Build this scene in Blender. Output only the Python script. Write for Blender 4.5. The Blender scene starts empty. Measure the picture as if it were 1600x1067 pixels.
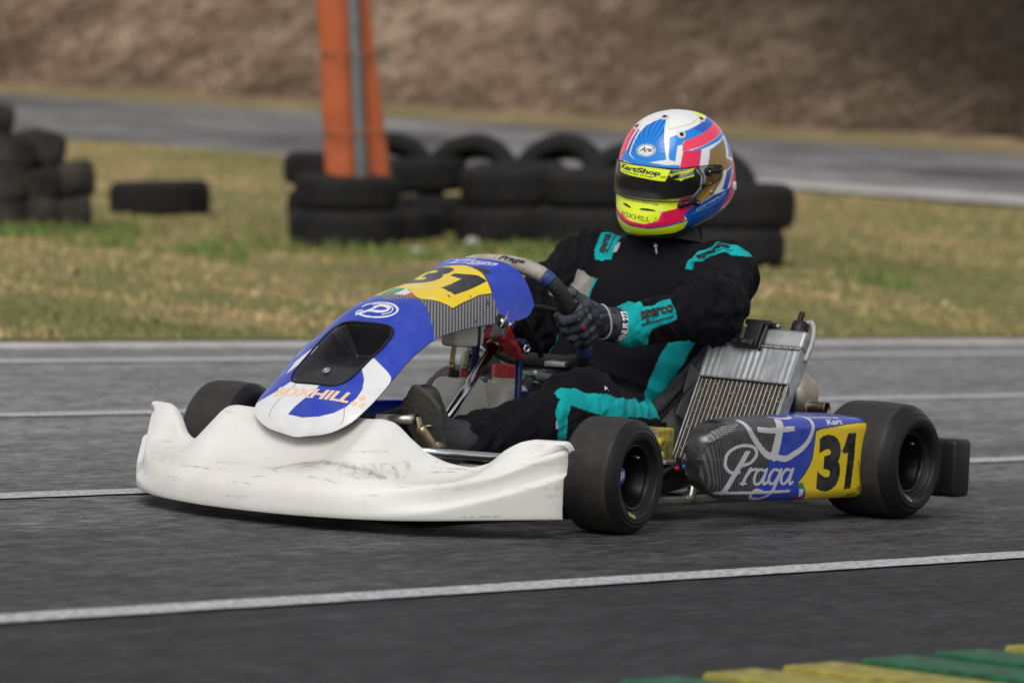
import bpy, bmesh, math, random
import numpy as np
from mathutils import Vector, Matrix, noise
from mathutils.bvhtree import BVHTree

SC = bpy.context.scene
COL = SC.collection
R = math.radians

# ------------------------------------------------------------------ camera, sky, sun, exposure
cam_d = bpy.data.cameras.new('camera')
cam_d.sensor_width = 36.0
cam_d.lens = 167.85
cam_d.clip_start = 0.1
cam_d.clip_end = 600.0
cam_d.dof.use_dof = True
cam_d.dof.focus_distance = 10.75
cam_d.dof.aperture_fstop = 4.3
cam_d.dof.aperture_blades = 9
cam = bpy.data.objects.new('camera', cam_d)
COL.objects.link(cam)
cam.location = (0, 0, 0.916)
cam.rotation_euler = (R(90 - 2.74), 0, 0)
SC.camera = cam

SUN_EL, SUN_AZ = R(50), R(258)          # azimuth from +X towards +Y: where the brightest cloud stands
world = bpy.data.worlds.new('World')
SC.world = world
world.use_nodes = True
wn = world.node_tree
for n in list(wn.nodes):
    wn.nodes.remove(n)
sky = wn.nodes.new('ShaderNodeTexSky')
sky.sky_type = 'NISHITA'
sky.sun_disc = False
sky.sun_elevation = SUN_EL
sky.sun_rotation = R(90) - SUN_AZ
sky.air_density = 1.0
sky.dust_density = 1.5
hs = wn.nodes.new('ShaderNodeHueSaturation')
hs.inputs['Saturation'].default_value = 0.12
bg = wn.nodes.new('ShaderNodeBackground')
bg.inputs['Strength'].default_value = 0.145
wo = wn.nodes.new('ShaderNodeOutputWorld')
wn.links.new(sky.outputs[0], hs.inputs['Color'])
wn.links.new(hs.outputs[0], bg.inputs['Color'])
wn.links.new(bg.outputs[0], wo.inputs['Surface'])

sun_d = bpy.data.lights.new('sun', 'SUN')
sun_d.energy = 1.45
sun_d.angle = R(38)
sun_d.color = (1.0, 0.965, 0.92)
sun = bpy.data.objects.new('sun', sun_d)
COL.objects.link(sun)
sdir = Vector((math.cos(SUN_EL) * math.cos(SUN_AZ), math.cos(SUN_EL) * math.sin(SUN_AZ), math.sin(SUN_EL)))
sun.rotation_euler = sdir.to_track_quat('Z', 'Y').to_euler()

SC.view_settings.view_transform = 'Standard'
SC.view_settings.look = 'None'
SC.view_settings.exposure = 0.0
SC.view_settings.gamma = 1.0
SC.view_settings.use_curve_mapping = False
SC.render.engine = 'CYCLES'
SC.cycles.use_denoising = True
SC.cycles.max_bounces = 8
SC.cycles.transparent_max_bounces = 8

# the kart stands on a track banked by three degrees: kart frame (X ahead, Y to its left, Z up) -> world
KM = Matrix(((-0.571978, 0.818656, 0.05142, -0.223728),
             (-0.819742, -0.572733, -0.000063, 10.831989),
             (0.029398, -0.042187, 0.998677, 0.011249),
             (0, 0, 0, 1)))
KMn = np.array(KM)

def k2w(p):
    return KM @ Vector(p)

# ------------------------------------------------------------------ object helpers
def label(o, lab=None, cat=None, group=None, kind=None):
    if lab: o['label'] = lab
    if cat: o['category'] = cat
    if group: o['group'] = group
    if kind: o['kind'] = kind
    return o

def empty(name, mtx):
    o = bpy.data.objects.new(name, None)
    COL.objects.link(o)
    o.empty_display_size = 0.1
    o.matrix_world = mtx
    return o

def obj(name, me, mat=None, parent=None):
    if mat is not None and not me.materials:
        for m in (mat if isinstance(mat, (list, tuple)) else [mat]):
            me.materials.append(m)
    o = bpy.data.objects.new(name, me)
    COL.objects.link(o)
    if parent is not None:
        o.parent = parent
    return o

def mesh(verts, faces, smooth=True):
    me = bpy.data.meshes.new('m')
    me.from_pydata([tuple(map(float, v)) for v in verts], [], [tuple(map(int, f)) for f in faces])
    if smooth:
        me.polygons.foreach_set('use_smooth', [True] * len(me.polygons))
    me.update()
    return me

class MB:
    """collects simple shapes in one mesh"""
    def __init__(s):
        s.v = []; s.f = []
    def add(s, v, f):
        o = len(s.v)
        s.v += [tuple(p) for p in v]
        s.f += [tuple(i + o for i in q) for q in f]
        return s
    def box(s, c, d, rot=None, bev=0.0):
        x, y, z = (q / 2 for q in d)
        if bev <= 0:
            v = [(a * x, b * y, e * z) for e in (-1, 1) for b in (-1, 1) for a in (-1, 1)]
            f = [(0, 2, 3, 1), (4, 5, 7, 6), (0, 1, 5, 4), (2, 6, 7, 3), (0, 4, 6, 2), (1, 3, 7, 5)]
        else:
            bm = bmesh.new()
            bmesh.ops.create_cube(bm, size=1.0)
            for q in bm.verts:
                q.co = (q.co.x * d[0], q.co.y * d[1], q.co.z * d[2])
            bmesh.ops.bevel(bm, geom=bm.edges[:], offset=bev, segments=3, profile=0.5, affect='EDGES')
            bm.verts.index_update()
            v = [tuple(q.co) for q in bm.verts]
            f = [tuple(q.index for q in p.verts) for p in bm.faces]
            bm.free()
        if rot is not None:
            v = [tuple(rot @ Vector(p)) for p in v]
        s.add([(p[0] + c[0], p[1] + c[1], p[2] + c[2]) for p in v], f)
        return s
    def tube(s, pts, r, seg=12, cap=True, smooth=0):
        pts = [Vector(p) for p in pts]
        if smooth:
            pts = catmull(pts, smooth)
        n = len(pts)
        rr = r if isinstance(r, (list, tuple)) else [r] * n
        if len(rr) != n:
            rr = list(np.interp(np.linspace(0, 1, n), np.linspace(0, 1, len(rr)), rr))
        t = [(pts[min(i + 1, n - 1)] - pts[max(i - 1, 0)]).normalized() for i in range(n)]
        u = t[0].orthogonal().normalized()
        v = []; f = []
        for i in range(n):
            u = (u - t[i] * u.dot(t[i])).normalized()
            w = t[i].cross(u)
            for k in range(seg):
                a = 2 * math.pi * k / seg
                v.append(pts[i] + (u * math.cos(a) + w * math.sin(a)) * rr[i])
        for i in range(n - 1):
            for k in range(seg):
                a = i * seg + k; b = i * seg + (k + 1) % seg
                f.append((a, b, b + seg, a + seg))
        if cap:
            f.append(tuple(range(seg - 1, -1, -1)))
            f.append(tuple((n - 1) * seg + k for k in range(seg)))
        s.add(v, f)
        return s
    def lathe(s, prof, o, ax, seg=32, up=None):
        """prof: list of (radius, offset along axis)"""
        ax = Vector(ax).normalized(); o = Vector(o)
        u = ax.orthogonal().normalized() if up is None else Vector(up).normalized()
        w = ax.cross(u)
        v = []; f = []
        for (r, h) in prof:
            for k in range(seg):
                a = 2 * math.pi * k / seg
                v.append(o + ax * h + (u * math.cos(a) + w * math.sin(a)) * r)
        for i in range(len(prof) - 1):
            for k in range(seg):
                a = i * seg + k; b = i * seg + (k + 1) % seg
                f.append((a, b, b + seg, a + seg))
        s.add(v, f)
        return s
    def build(s, name, mat, parent=None, smooth=True):
        o = obj(name, mesh(s.v, s.f, smooth), mat, parent)
        return o

def sharp(o, ang=35):
    me = o.data
    try:
        me.set_sharp_from_angle(angle=R(ang))
    except Exception:
        pass
    return o

def catmull(P, n):
    P = [Vector(p) for p in P]
    Q = [P[0] * 2 - P[1]] + P + [P[-1] * 2 - P[-2]]
    out = []
    for i in range(1, len(Q) - 2):
        for k in range(n):
            t = k / n
            a, b, c, d = Q[i - 1], Q[i], Q[i + 1], Q[i + 2]
            out.append(0.5 * ((2 * b) + (c - a) * t + (2 * a - 5 * b + 4 * c - d) * t * t + (3 * b - a - 3 * c + d) * t ** 3))
    out.append(P[-1])
    return out

def cr_interp(T, ctrl):
    """Catmull-Rom through rows of ctrl (n,k) at parameters T in 0..n-1"""
    C = np.asarray(ctrl, float); n = len(C)
    E = np.vstack([2 * C[0] - C[1], C, 2 * C[-1] - C[-2]])
    T = np.clip(np.asarray(T, float), 0, n - 1 - 1e-9)
    i = np.floor(T).astype(int); t = (T - i)[:, None]
    a, b, c, d = E[i], E[i + 1], E[i + 2], E[i + 3]
    return 0.5 * (2 * b + (c - a) * t + (2 * a - 5 * b + 4 * c - d) * t ** 2 + (3 * b - a - 3 * c + d) * t ** 3)

def grid(P, wrap=False, flip=False):
    """P (n,m,3) -> mesh with a UV map (u along n, v along m)"""
    n, m = P.shape[:2]
    idx = np.arange(n * m).reshape(n, m)
    a, b = idx[:-1, :-1], idx[1:, :-1]
    c, d = idx[1:, 1:], idx[:-1, 1:]
    F = np.stack([a, b, c, d], -1).reshape(-1, 4)
    if flip:
        F = F[:, ::-1]
    me = bpy.data.meshes.new('m')
    me.vertices.add(n * m)
    me.vertices.foreach_set('co', P.reshape(-1).astype(np.float32))
    me.loops.add(F.size)
    me.loops.foreach_set('vertex_index', F.reshape(-1).astype(np.int32))
    me.polygons.add(len(F))
    me.polygons.foreach_set('loop_start', np.arange(0, F.size, 4, dtype=np.int32))
    me.polygons.foreach_set('use_smooth', np.ones(len(F), bool))
    me.update(calc_edges=True)
    U, V = np.meshgrid(np.linspace(0, 1, n), np.linspace(0, 1, m), indexing='ij')
    uv = np.stack([U, V], -1).reshape(-1, 2)[F.reshape(-1)]
    l = me.uv_layers.new(name='UVMap')
    l.data.foreach_set('uv', uv.reshape(-1).astype(np.float32))
    return me

def inpoly(P, poly):
    """P (n,2) in polygon"""
    x, y = P[:, 0], P[:, 1]
    r = np.zeros(len(P), bool)
    q = np.asarray(poly, float)
    j = len(q) - 1
    for i in range(len(q)):
        xi, yi = q[i]; xj, yj = q[j]
        if yi != yj:
            r ^= ((yi > y) != (yj > y)) & (x < (xj - xi) * (y - yi) / (yj - yi) + xi)
        j = i
    return r

def seg_dist(P, line):
    L = np.asarray(line, float)
    best = np.full(len(P), 1e9)
    for a, b in zip(L[:-1], L[1:]):
        d = b - a
        t = np.clip(((P - a) @ d) / max(d @ d, 1e-12), 0, 1)
        best = np.minimum(best, np.linalg.norm(P - a - t[:, None] * d, axis=1))
    return best

def set_paint(me, col, name='paint'):
    c = np.ones((len(me.vertices), 4), np.float32)
    c[:, :col.shape[1]] = col
    at = me.attributes.new(name, 'FLOAT_COLOR', 'POINT')
    at.data.foreach_set('color', c.reshape(-1))

def srgb(r, g, b):
    return tuple((c / 255 / 12.92) if c / 255 <= 0.04045 else ((c / 255 + 0.055) / 1.055) ** 2.4 for c in (r, g, b))

# ------------------------------------------------------------------ materials
MATS = {}
def mat(name, col=(0.5, 0.5, 0.5), rough=0.5, metal=0.0, var=0.0, vscale=8.0, bump=0.0, bscale=60.0, spec=0.5,
        col2=None, coat=0.0, attr=None, sheen=0.0, detail=4.0, rvar=0.0):
    if name in MATS:
        return MATS[name]
    m = bpy.data.materials.new(name)
    m.use_nodes = True
    nt = m.node_tree
    b = nt.nodes['Principled BSDF']
    b.inputs['Roughness'].default_value = rough
    b.inputs['Metallic'].default_value = metal
    b.inputs['Specular IOR Level'].default_value = spec
    b.inputs['Coat Weight'].default_value = coat
    b.inputs['Coat Roughness'].default_value = 0.08
    if sheen:
        b.inputs['Sheen Weight'].default_value = sheen
        b.inputs['Sheen Roughness'].default_value = 0.5
    tc = nt.nodes.new('ShaderNodeTexCoord')
    base = None
    if attr:
        at = nt.nodes.new('ShaderNodeAttribute'); at.attribute_name = attr
        base = at.outputs['Color']
    if var > 0 or rvar > 0:
        nz = nt.nodes.new('ShaderNodeTexNoise')
        nz.inputs['Scale'].default_value = vscale; nz.inputs['Detail'].default_value = detail
        nt.links.new(tc.outputs['Object'], nz.inputs['Vector'])
        if var > 0:
            mx = nt.nodes.new('ShaderNodeMix'); mx.data_type = 'RGBA'
            rp = nt.nodes.new('ShaderNodeMapRange')
            rp.inputs['From Min'].default_value = 0.35; rp.inputs['From Max'].default_value = 0.65
            rp.inputs['To Max'].default_value = 1.0 if col2 else var
            nt.links.new(nz.outputs['Fac'], rp.inputs['Value'])
            nt.links.new(rp.outputs[0], mx.inputs['Factor'])
            c2 = col2 or tuple(c * 0.35 for c in col)
            mx.inputs['A'].default_value = (*col, 1); mx.inputs['B'].default_value = (*c2, 1)
            if base is not None:
                nt.links.new(base, mx.inputs['A'])
            base = mx.outputs['Result']
        if rvar > 0:
            rr = nt.nodes.new('ShaderNodeMapRange')
            rr.inputs['From Min'].default_value = 0.3; rr.inputs['From Max'].default_value = 0.7
            rr.inputs['To Min'].default_value = max(0, rough - rvar); rr.inputs['To Max'].default_value = min(1, rough + rvar)
            nt.links.new(nz.outputs['Fac'], rr.inputs['Value'])
            nt.links.new(rr.outputs[0], b.inputs['Roughness'])
    if base is not None:
        nt.links.new(base, b.inputs['Base Color'])
    else:
        b.inputs['Base Color'].default_value = (*col, 1)
    if bump > 0:
        n2 = nt.nodes.new('ShaderNodeTexNoise')
        n2.inputs['Scale'].default_value = bscale; n2.inputs['Detail'].default_value = 5
        nt.links.new(tc.outputs['Object'], n2.inputs['Vector'])
        bp = nt.nodes.new('ShaderNodeBump')
        bp.inputs['Strength'].default_value = bump; bp.inputs['Distance'].default_value = 0.01
        nt.links.new(n2.outputs['Fac'], bp.inputs['Height'])
        nt.links.new(bp.outputs[0], b.inputs['Normal'])
    MATS[name] = m
    return m

def ramp_node(nt, stops):
    r = nt.nodes.new('ShaderNodeValToRGB')
    e = r.color_ramp.elements
    while len(e) > 1:
        e.remove(e[0])
    e[0].position = stops[0][0]; e[0].color = (*stops[0][1], 1)
    for p, c in stops[1:]:
        q = e.new(p); q.color = (*c, 1)
    return r
# ------------------------------------------------------------------ the ground, track, road, hill
rng = random.Random(7)
TD = Vector((-1, 0.106, 0)).normalized()      # direction of the track in the kart frame
TN = Vector((0.106, 1, 0)).normalized()       # across the track, towards the camera

def asphalt(name, c1, c2, along, scale=1.0, near_vignette=False):
    m = bpy.data.materials.new(name); m.use_nodes = True
    nt = m.node_tree; b = nt.nodes['Principled BSDF']
    tc = nt.nodes.new('ShaderNodeTexCoord')
    def nz(sc, det, vec, rough=0.6):
        n = nt.nodes.new('ShaderNodeTexNoise'); n.inputs['Scale'].default_value = sc
        n.inputs['Detail'].default_value = det; n.inputs['Roughness'].default_value = rough
        nt.links.new(vec, n.inputs['Vector']); return n.outputs['Fac']
    mp = nt.nodes.new('ShaderNodeMapping')      # rubber laid down along the driving line
    mp.inputs['Scale'].default_value = (0.06, 1.6, 1)
    nt.links.new(tc.outputs['UV'], mp.inputs['Vector'])
    streak = nz(1.0, 5, mp.outputs[0])
    mp2 = nt.nodes.new('ShaderNodeMapping'); mp2.inputs['Scale'].default_value = (0.20, 1.0, 1)
    nt.links.new(tc.outputs['UV'], mp2.inputs['Vector'])
    grain = nz(210 * scale, 3, mp2.outputs[0], 0.7)
    agg = nz(75 * scale, 6, mp2.outputs[0], 0.75)
    patch = nz(0.5, 4, tc.outputs['UV'])
    def add(a, k1, bb, k2):
        x = nt.nodes.new('ShaderNodeMath'); x.operation = 'MULTIPLY'; nt.links.new(a, x.inputs[0]); x.inputs[1].default_value = k1
        y = nt.nodes.new('ShaderNodeMath'); y.operation = 'MULTIPLY_ADD'; nt.links.new(bb, y.inputs[0]); y.inputs[1].default_value = k2
        nt.links.new(x.outputs[0], y.inputs[2]); return y.outputs[0]
    def mr(v, a0, a1, b0, b1):
        r = nt.nodes.new('ShaderNodeMapRange')
        for k, q in zip(('From Min', 'From Max', 'To Min', 'To Max'), (a0, a1, b0, b1)): r.inputs[k].default_value = q
        nt.links.new(v, r.inputs['Value']); return r.outputs[0]
    def mul(a_, b_):
        x = nt.nodes.new('ShaderNodeMath'); x.operation = 'MULTIPLY'
        nt.links.new(a_, x.inputs[0]); nt.links.new(b_, x.inputs[1]); return x.outputs[0]
    s = add(streak, 0.75, patch, 0.25)
    if near_vignette:                                   # vignette painted into the colour: asphalt darkens towards the camera
        sp = nt.nodes.new('ShaderNodeSeparateXYZ'); nt.links.new(tc.outputs['UV'], sp.inputs[0])
        s = add(s, 0.80, mr(sp.outputs['Y'], -2.2, 2.4, 0.80, -0.22), 0.65)
    rp = ramp_node(nt, [(0.40, c2), (0.98, c1)])
    nt.links.new(s, rp.inputs['Fac'])
    mp3 = nt.nodes.new('ShaderNodeMapping'); mp3.inputs['Scale'].default_value = (0.30, 1.0, 1)
    nt.links.new(tc.outputs['UV'], mp3.inputs['Vector'])
    mid = nz(34 * scale, 4, mp3.outputs[0], 0.8); big = nz(7 * scale, 5, mp3.outputs[0], 0.7)
    g = mul(mul(mr(grain, .32, .68, .6, 1.4), mr(agg, .34, .66, .6, 1.4)), mul(mr(mid, .34, .66, .25, 1.75), mr(big, .34, .66, .68, 1.32)))
    vm = nt.nodes.new('ShaderNodeVectorMath'); vm.operation = 'SCALE'
    nt.links.new(rp.outputs[0], vm.inputs[0]); nt.links.new(g, vm.inputs['Scale'])
    nt.links.new(vm.outputs[0], b.inputs['Base Color'])
    b.inputs['Roughness'].default_value = 0.62
    b.inputs['Specular IOR Level'].default_value = 0.18
    bp = nt.nodes.new('ShaderNodeBump'); bp.inputs['Strength'].default_value = 0.55; bp.inputs['Distance'].default_value = 0.006
    nt.links.new(agg, bp.inputs['Height']); nt.links.new(bp.outputs[0], b.inputs['Normal'])
    return m

def sheet(name, pts, m, uvf=None, nx=1, ny=1):
    """pts: four world corners, bilinear grid"""
    p = [np.array(q, float) for q in pts]
    P = np.zeros((nx + 1, ny + 1, 3))
    for i in range(nx + 1):
        for j in range(ny + 1):
            s, t = i / nx, j / ny
            P[i, j] = (1 - s) * (1 - t) * p[0] + s * (1 - t) * p[1] + s * t * p[2] + (1 - s) * t * p[3]
    me = grid(P)
    if uvf is not None:
        co = P.reshape(-1, 3)
        uv = np.array([uvf(c) for c in co])
        li = np.zeros(len(me.loops), np.int32); me.loops.foreach_get('vertex_index', li)
        me.uv_layers[0].data.foreach_set('uv', uv[li].reshape(-1).astype(np.float32))
    return obj(name, me, m)

def track_pt(s, n, z=0.0):
    """s metres along the track, n metres across it (n > 0 nearer the camera), kart frame -> world"""
    p = TD * s + TN * n
    return k2w((p.x, p.y, z))
KI = KM.inverted()
def track_uv(c):
    p = KI @ Vector(c)
    return (p.dot(TD), p.dot(TN))

M_ASPH = asphalt('track asphalt', (0.215, 0.211, 0.213), (0.024, 0.0235, 0.0245), 1, 1.0, True)
M_LINE = mat('worn white road paint', (0.60, 0.60, 0.61), 0.65, var=1.0, vscale=75, col2=(0.24, 0.238, 0.24), bump=0.4, bscale=200, detail=8)
M_EDGE = mat('pale concrete edge', (0.50, 0.47, 0.45), 0.8, var=1.0, vscale=5, col2=(0.36, 0.34, 0.32), bump=0.3, bscale=90)

N_EDGE = -5.13
trk = sheet('track', [track_pt(-16, 14), track_pt(40, 14), track_pt(40, N_EDGE), track_pt(-16, N_EDGE)], M_ASPH, track_uv, 56, 20)
label(trk, 'grey asphalt race track under the kart', kind='structure')

def line(n, w, s0=-16, s1=40, m=M_LINE, name='white_line', z=0.004):
    K_ = 1400; P = np.zeros((K_ + 1, 2, 3))
    for i in range(K_ + 1):
        s = s0 + (s1 - s0) * i / K_
        for j, q in enumerate((n + w / 2, n - w / 2)):
            P[i, j] = track_pt(s, q + w * .05 * noise.noise(Vector((s * 5, j * 40 + n, 1))) + w * .05 * noise.noise(Vector((s * 30, j * 40 + n, 5))), z)
    o = obj(name, grid(P), m)
    o['kind'] = 'structure'
    return o
line(1.247, 0.100)['label'] = 'white line painted across the asphalt in front of the kart'
line(-0.567, 0.105)['label'] = 'white line on the asphalt running under the kart'
line(-2.506, 0.115)['label'] = 'white line on the asphalt behind the kart'
line(-4.43, 0.16)['label'] = 'faint white line beside the grass edge of the track'

def edge_strip():
    P = []
    for i in range(141):
        s = -16 + 56 * i / 140
        P.append([track_pt(s, N_EDGE + 0.10, 0.001), track_pt(s, N_EDGE + 0.09, 0.010), track_pt(s, N_EDGE - 0.05, 0.014), track_pt(s, N_EDGE - 0.06, -0.05)])
    o = obj('edge_kerb', grid(np.array([[list(q) for q in r] for r in P])), M_EDGE)
    label(o, 'pale concrete edging between track and grass', kind='structure')
edge_strip()

# grass, far road and hill are lofted through world lines (left to right)
XS = np.linspace(-9, 8, 120)
def ln(pts):
    a = np.array(pts, float)
    a = a[np.argsort(a[:, 0])]
    def f(x):
        k = np.polyfit(a[:, 0], a[:, 1], 1)
        h = np.polyfit(a[:, 0], a[:, 2], 1)
        return np.polyval(k, x), np.polyval(h, x)
    return f
e0 = track_pt(-16, N_EDGE - 0.05, 0.02); e1 = track_pt(40, N_EDGE - 0.05, 0.02)
L_edge = ln([e0, e1, (e0 + e1) / 2])
_lt = ln([(-3.6, 27.0, 0.3), (-2.03, 27.5, 0.3), (-0.95, 27.2, 0.2), (1.31, 25.0, 0.2), (3.2, 24.0, 0.2)])
def L_tyre(x):
    return _lt(x)[0], np.interp(x, [-26, -3.6, -2.6, -1.9, -1.2, -0.6, 1.31, 3.2, 26], [.36, .225, .235, .225, .135, .120, .210, .205, .10])
L_rn = ln([(-6.78, 46.05, 0.80), (-3.94, 42.04, 0.711), (-1.61, 40.03, 0.60), (1.59, 36.01, 0.335), (3.65, 34.0, 0.213)])
L_rf = ln([(-8.26, 56.08, 1.279), (-5.44, 52.07, 1.114), (-1.97, 49.05, 0.88), (2.1, 45.04, 0.678), (4.61, 43.03, 0.55)])
_rn0, _rf0, _lt0 = L_rn, L_rf, L_tyre        # far to the right the track and the far road run side by side
def L_rn(x):
    y, z = _rn0(x); e = L_edge(x); k = np.clip((e[0] + 4 - y) / 3, 0, 1)
    return np.maximum(y, e[0] + 4), z * (1 - k) + (e[1] + .12) * k
def L_rf(x):
    y, z = _rf0(x); r = L_rn(x); k = np.clip((r[0] + 9 - y) / 3, 0, 1)
    return np.maximum(y, r[0] + 9), z * (1 - k) + (r[1] + .34) * k
def L_tyre(x):
    y, z = _lt0(x); e, r = L_edge(x), L_rn(x); lo_y = e[0] + .35 * (r[0] - e[0]); k = np.clip((lo_y - y) / 2, 0, 1)
    return np.maximum(y, lo_y), z * (1 - k) + (e[1] * .65 + r[1] * .35) * k
def off(f, dy, dz):
    return lambda x: (f(x)[0] + dy, f(x)[1] + dz)
def fbm(x, y, sc, seed=0):
    return noise.fractal(Vector((x * sc, y * sc, seed)), 1.0, 2.0, 5)

def loft(name, lines, counts, m, amp=0.0, sc=1.5, seed=1, x0=-26, x1=26, nx=260, edgeflat=True):
    X = np.linspace(x0, x1, nx)
    rows = []
    for k in range(len(lines) - 1):
        ya, za = lines[k](X); yb, zb = lines[k + 1](X)
        c = counts[k]
        for i in range(c + (1 if k == len(lines) - 2 else 0)):
            t = i / c
            rows.append(np.stack([X, ya + (yb - ya) * t, za + (zb - za) * t], -1))
    P = np.array(rows)
    if amp > 0:
        n = len(P)
        for i in range(n):
            w = min(1, i / 4, (n - 1 - i) / 4) if edgeflat else min(1, i / 4)
            for j in range(P.shape[1]):
                P[i, j, 2] += amp * w * fbm(P[i, j, 0], P[i, j, 1], sc, seed)
    me = grid(P, flip=True)
    return obj(name, me, m), P

def ground_mat(name, stops, sc1=0.6, sc2=5, dark=None, stretch=(1, 1, 1), bump=1.0, bdist=0.05):
    m = bpy.data.materials.new(name); m.use_nodes = True
    nt = m.node_tree; b = nt.nodes['Principled BSDF']
    b.inputs['Roughness'].default_value = 0.95; b.inputs['Specular IOR Level'].default_value = 0.15
    tc = nt.nodes.new('ShaderNodeTexCoord')
    mp = nt.nodes.new('ShaderNodeMapping'); mp.inputs['Scale'].default_value = stretch
    nt.links.new(tc.outputs['Object'], mp.inputs['Vector'])
    def nz(s, d, off=0):
        n = nt.nodes.new('ShaderNodeTexNoise'); n.inputs['Scale'].default_value = s; n.inputs['Detail'].default_value = d
        n.inputs['Roughness'].default_value = 0.65
        nt.links.new(mp.outputs[0], n.inputs['Vector']); return n.outputs['Fac']
    a, c = nz(sc1, 6), nz(sc2, 8)
    x = nt.nodes.new('ShaderNodeMath'); x.operation = 'MULTIPLY_ADD'
    nt.links.new(c, x.inputs[0]); x.inputs[1].default_value = 0.5
    y = nt.nodes.new('ShaderNodeMath'); y.operation = 'MULTIPLY'; y.inputs[1].default_value = 0.5
    nt.links.new(a, y.inputs[0]); nt.links.new(y.outputs[0], x.inputs[2])
    rp = ramp_node(nt, stops)
    nt.links.new(x.outputs[0], rp.inputs['Fac'])
    nt.links.new(rp.outputs[0], b.inputs['Base Color'])
    bp = nt.nodes.new('ShaderNodeBump'); bp.inputs['Strength'].default_value = bump; bp.inputs['Distance'].default_value = bdist
    nt.links.new(c, bp.inputs['Height']); nt.links.new(bp.outputs[0], b.inputs['Normal'])
    return m

GREEN, OLIVE, STRAW, EARTH = (0.135, 0.148, 0.045), (0.215, 0.180, 0.080), (0.34, 0.255, 0.135), (0.16, 0.113, 0.076)
M_TURF = ground_mat('dry turf', [(0.34, EARTH), (0.42, OLIVE), (0.50, GREEN), (0.56, OLIVE), (0.62, STRAW)], 0.8, 3.5, stretch=(0.7, 0.45, 1))
grass_o, grass_P = loft('grass_ground', [L_edge, L_tyre, L_rn], [60, 50], M_TURF, 0.035, 1.2, 3)
label(grass_o, 'patchy green and straw coloured grass ground', kind='structure')

M_ROAD2 = asphalt('far asphalt', (0.20, 0.195, 0.195), (0.14, 0.135, 0.135), 1, 0.3)
road_o, road_P = loft('far_road', [L_rn, L_rf], [12], M_ROAD2)
label(road_o, 'grey asphalt road curving behind the tyres', kind='structure')
fl, _ = loft('road_edge_strip', [off(L_rn, 0.15, 0.030), off(L_rn, 1.25, 0.076)], [2], M_EDGE, x0=1.2, x1=26)
label(fl, 'pale strip along the near edge of the far road', kind='structure')
M_VERGE = ground_mat('straw verge', [(0.38, OLIVE), (0.5, (0.21, 0.16, 0.085)), (0.6, STRAW)], 0.8, 4)
verge_o, _ = loft('road_verge', [off(L_rf, 0, 0.0), off(L_rf, 1.35, 0.14)], [16], M_VERGE, 0.03, 1.5, 5, edgeflat=False)
label(verge_o, 'straw coloured grass verge at the foot of the bank', kind='structure')
M_HILL = ground_mat('leaf litter bank', [(0.36, (0.040, 0.025, 0.015)), (0.44, (0.115, 0.076, 0.047)), (0.52, (0.190, 0.133, 0.088)), (0.60, (0.36, 0.265, 0.19))], 0.35, 3.2, stretch=(0.55, 1, 1), bump=0.3, bdist=0.06)
def shade_bank(m):                              # shade and vignette painted into the colour, darker rightwards and upwards
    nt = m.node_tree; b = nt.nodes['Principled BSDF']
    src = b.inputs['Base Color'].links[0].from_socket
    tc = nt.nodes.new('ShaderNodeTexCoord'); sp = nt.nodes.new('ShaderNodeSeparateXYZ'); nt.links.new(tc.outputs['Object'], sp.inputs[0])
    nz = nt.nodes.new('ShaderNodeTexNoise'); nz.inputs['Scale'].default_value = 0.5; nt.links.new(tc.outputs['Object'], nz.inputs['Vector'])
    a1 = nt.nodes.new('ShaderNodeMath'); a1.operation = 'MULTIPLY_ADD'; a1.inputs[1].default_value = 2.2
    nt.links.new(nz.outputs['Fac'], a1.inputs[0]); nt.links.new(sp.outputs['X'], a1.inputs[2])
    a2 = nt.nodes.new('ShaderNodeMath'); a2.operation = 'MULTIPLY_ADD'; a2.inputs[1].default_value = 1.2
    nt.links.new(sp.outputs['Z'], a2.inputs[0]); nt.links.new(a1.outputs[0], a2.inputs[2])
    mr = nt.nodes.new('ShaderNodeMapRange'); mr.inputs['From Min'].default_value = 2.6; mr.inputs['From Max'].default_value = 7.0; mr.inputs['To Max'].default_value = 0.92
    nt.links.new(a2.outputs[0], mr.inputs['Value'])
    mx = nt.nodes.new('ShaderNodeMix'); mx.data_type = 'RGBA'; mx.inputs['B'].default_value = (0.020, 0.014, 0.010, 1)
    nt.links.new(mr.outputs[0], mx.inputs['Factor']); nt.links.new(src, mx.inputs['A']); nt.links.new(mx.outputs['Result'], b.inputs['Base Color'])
shade_bank(M_HILL)
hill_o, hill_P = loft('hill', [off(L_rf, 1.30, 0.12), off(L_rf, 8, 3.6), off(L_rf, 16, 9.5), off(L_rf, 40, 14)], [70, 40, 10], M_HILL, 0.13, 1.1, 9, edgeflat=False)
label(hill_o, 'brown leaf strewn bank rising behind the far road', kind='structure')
M_LAND = ground_mat('rough land', [(0.35, EARTH), (0.5, OLIVE), (0.62, STRAW)], 0.3, 2)
land = sheet('terrain', [(-300, -200, -1.6), (300, -200, -1.6), (300, 400, -1.6), (-300, 400, -1.6)], M_LAND)
label(land, 'rough land around the circuit', kind='structure')

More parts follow.
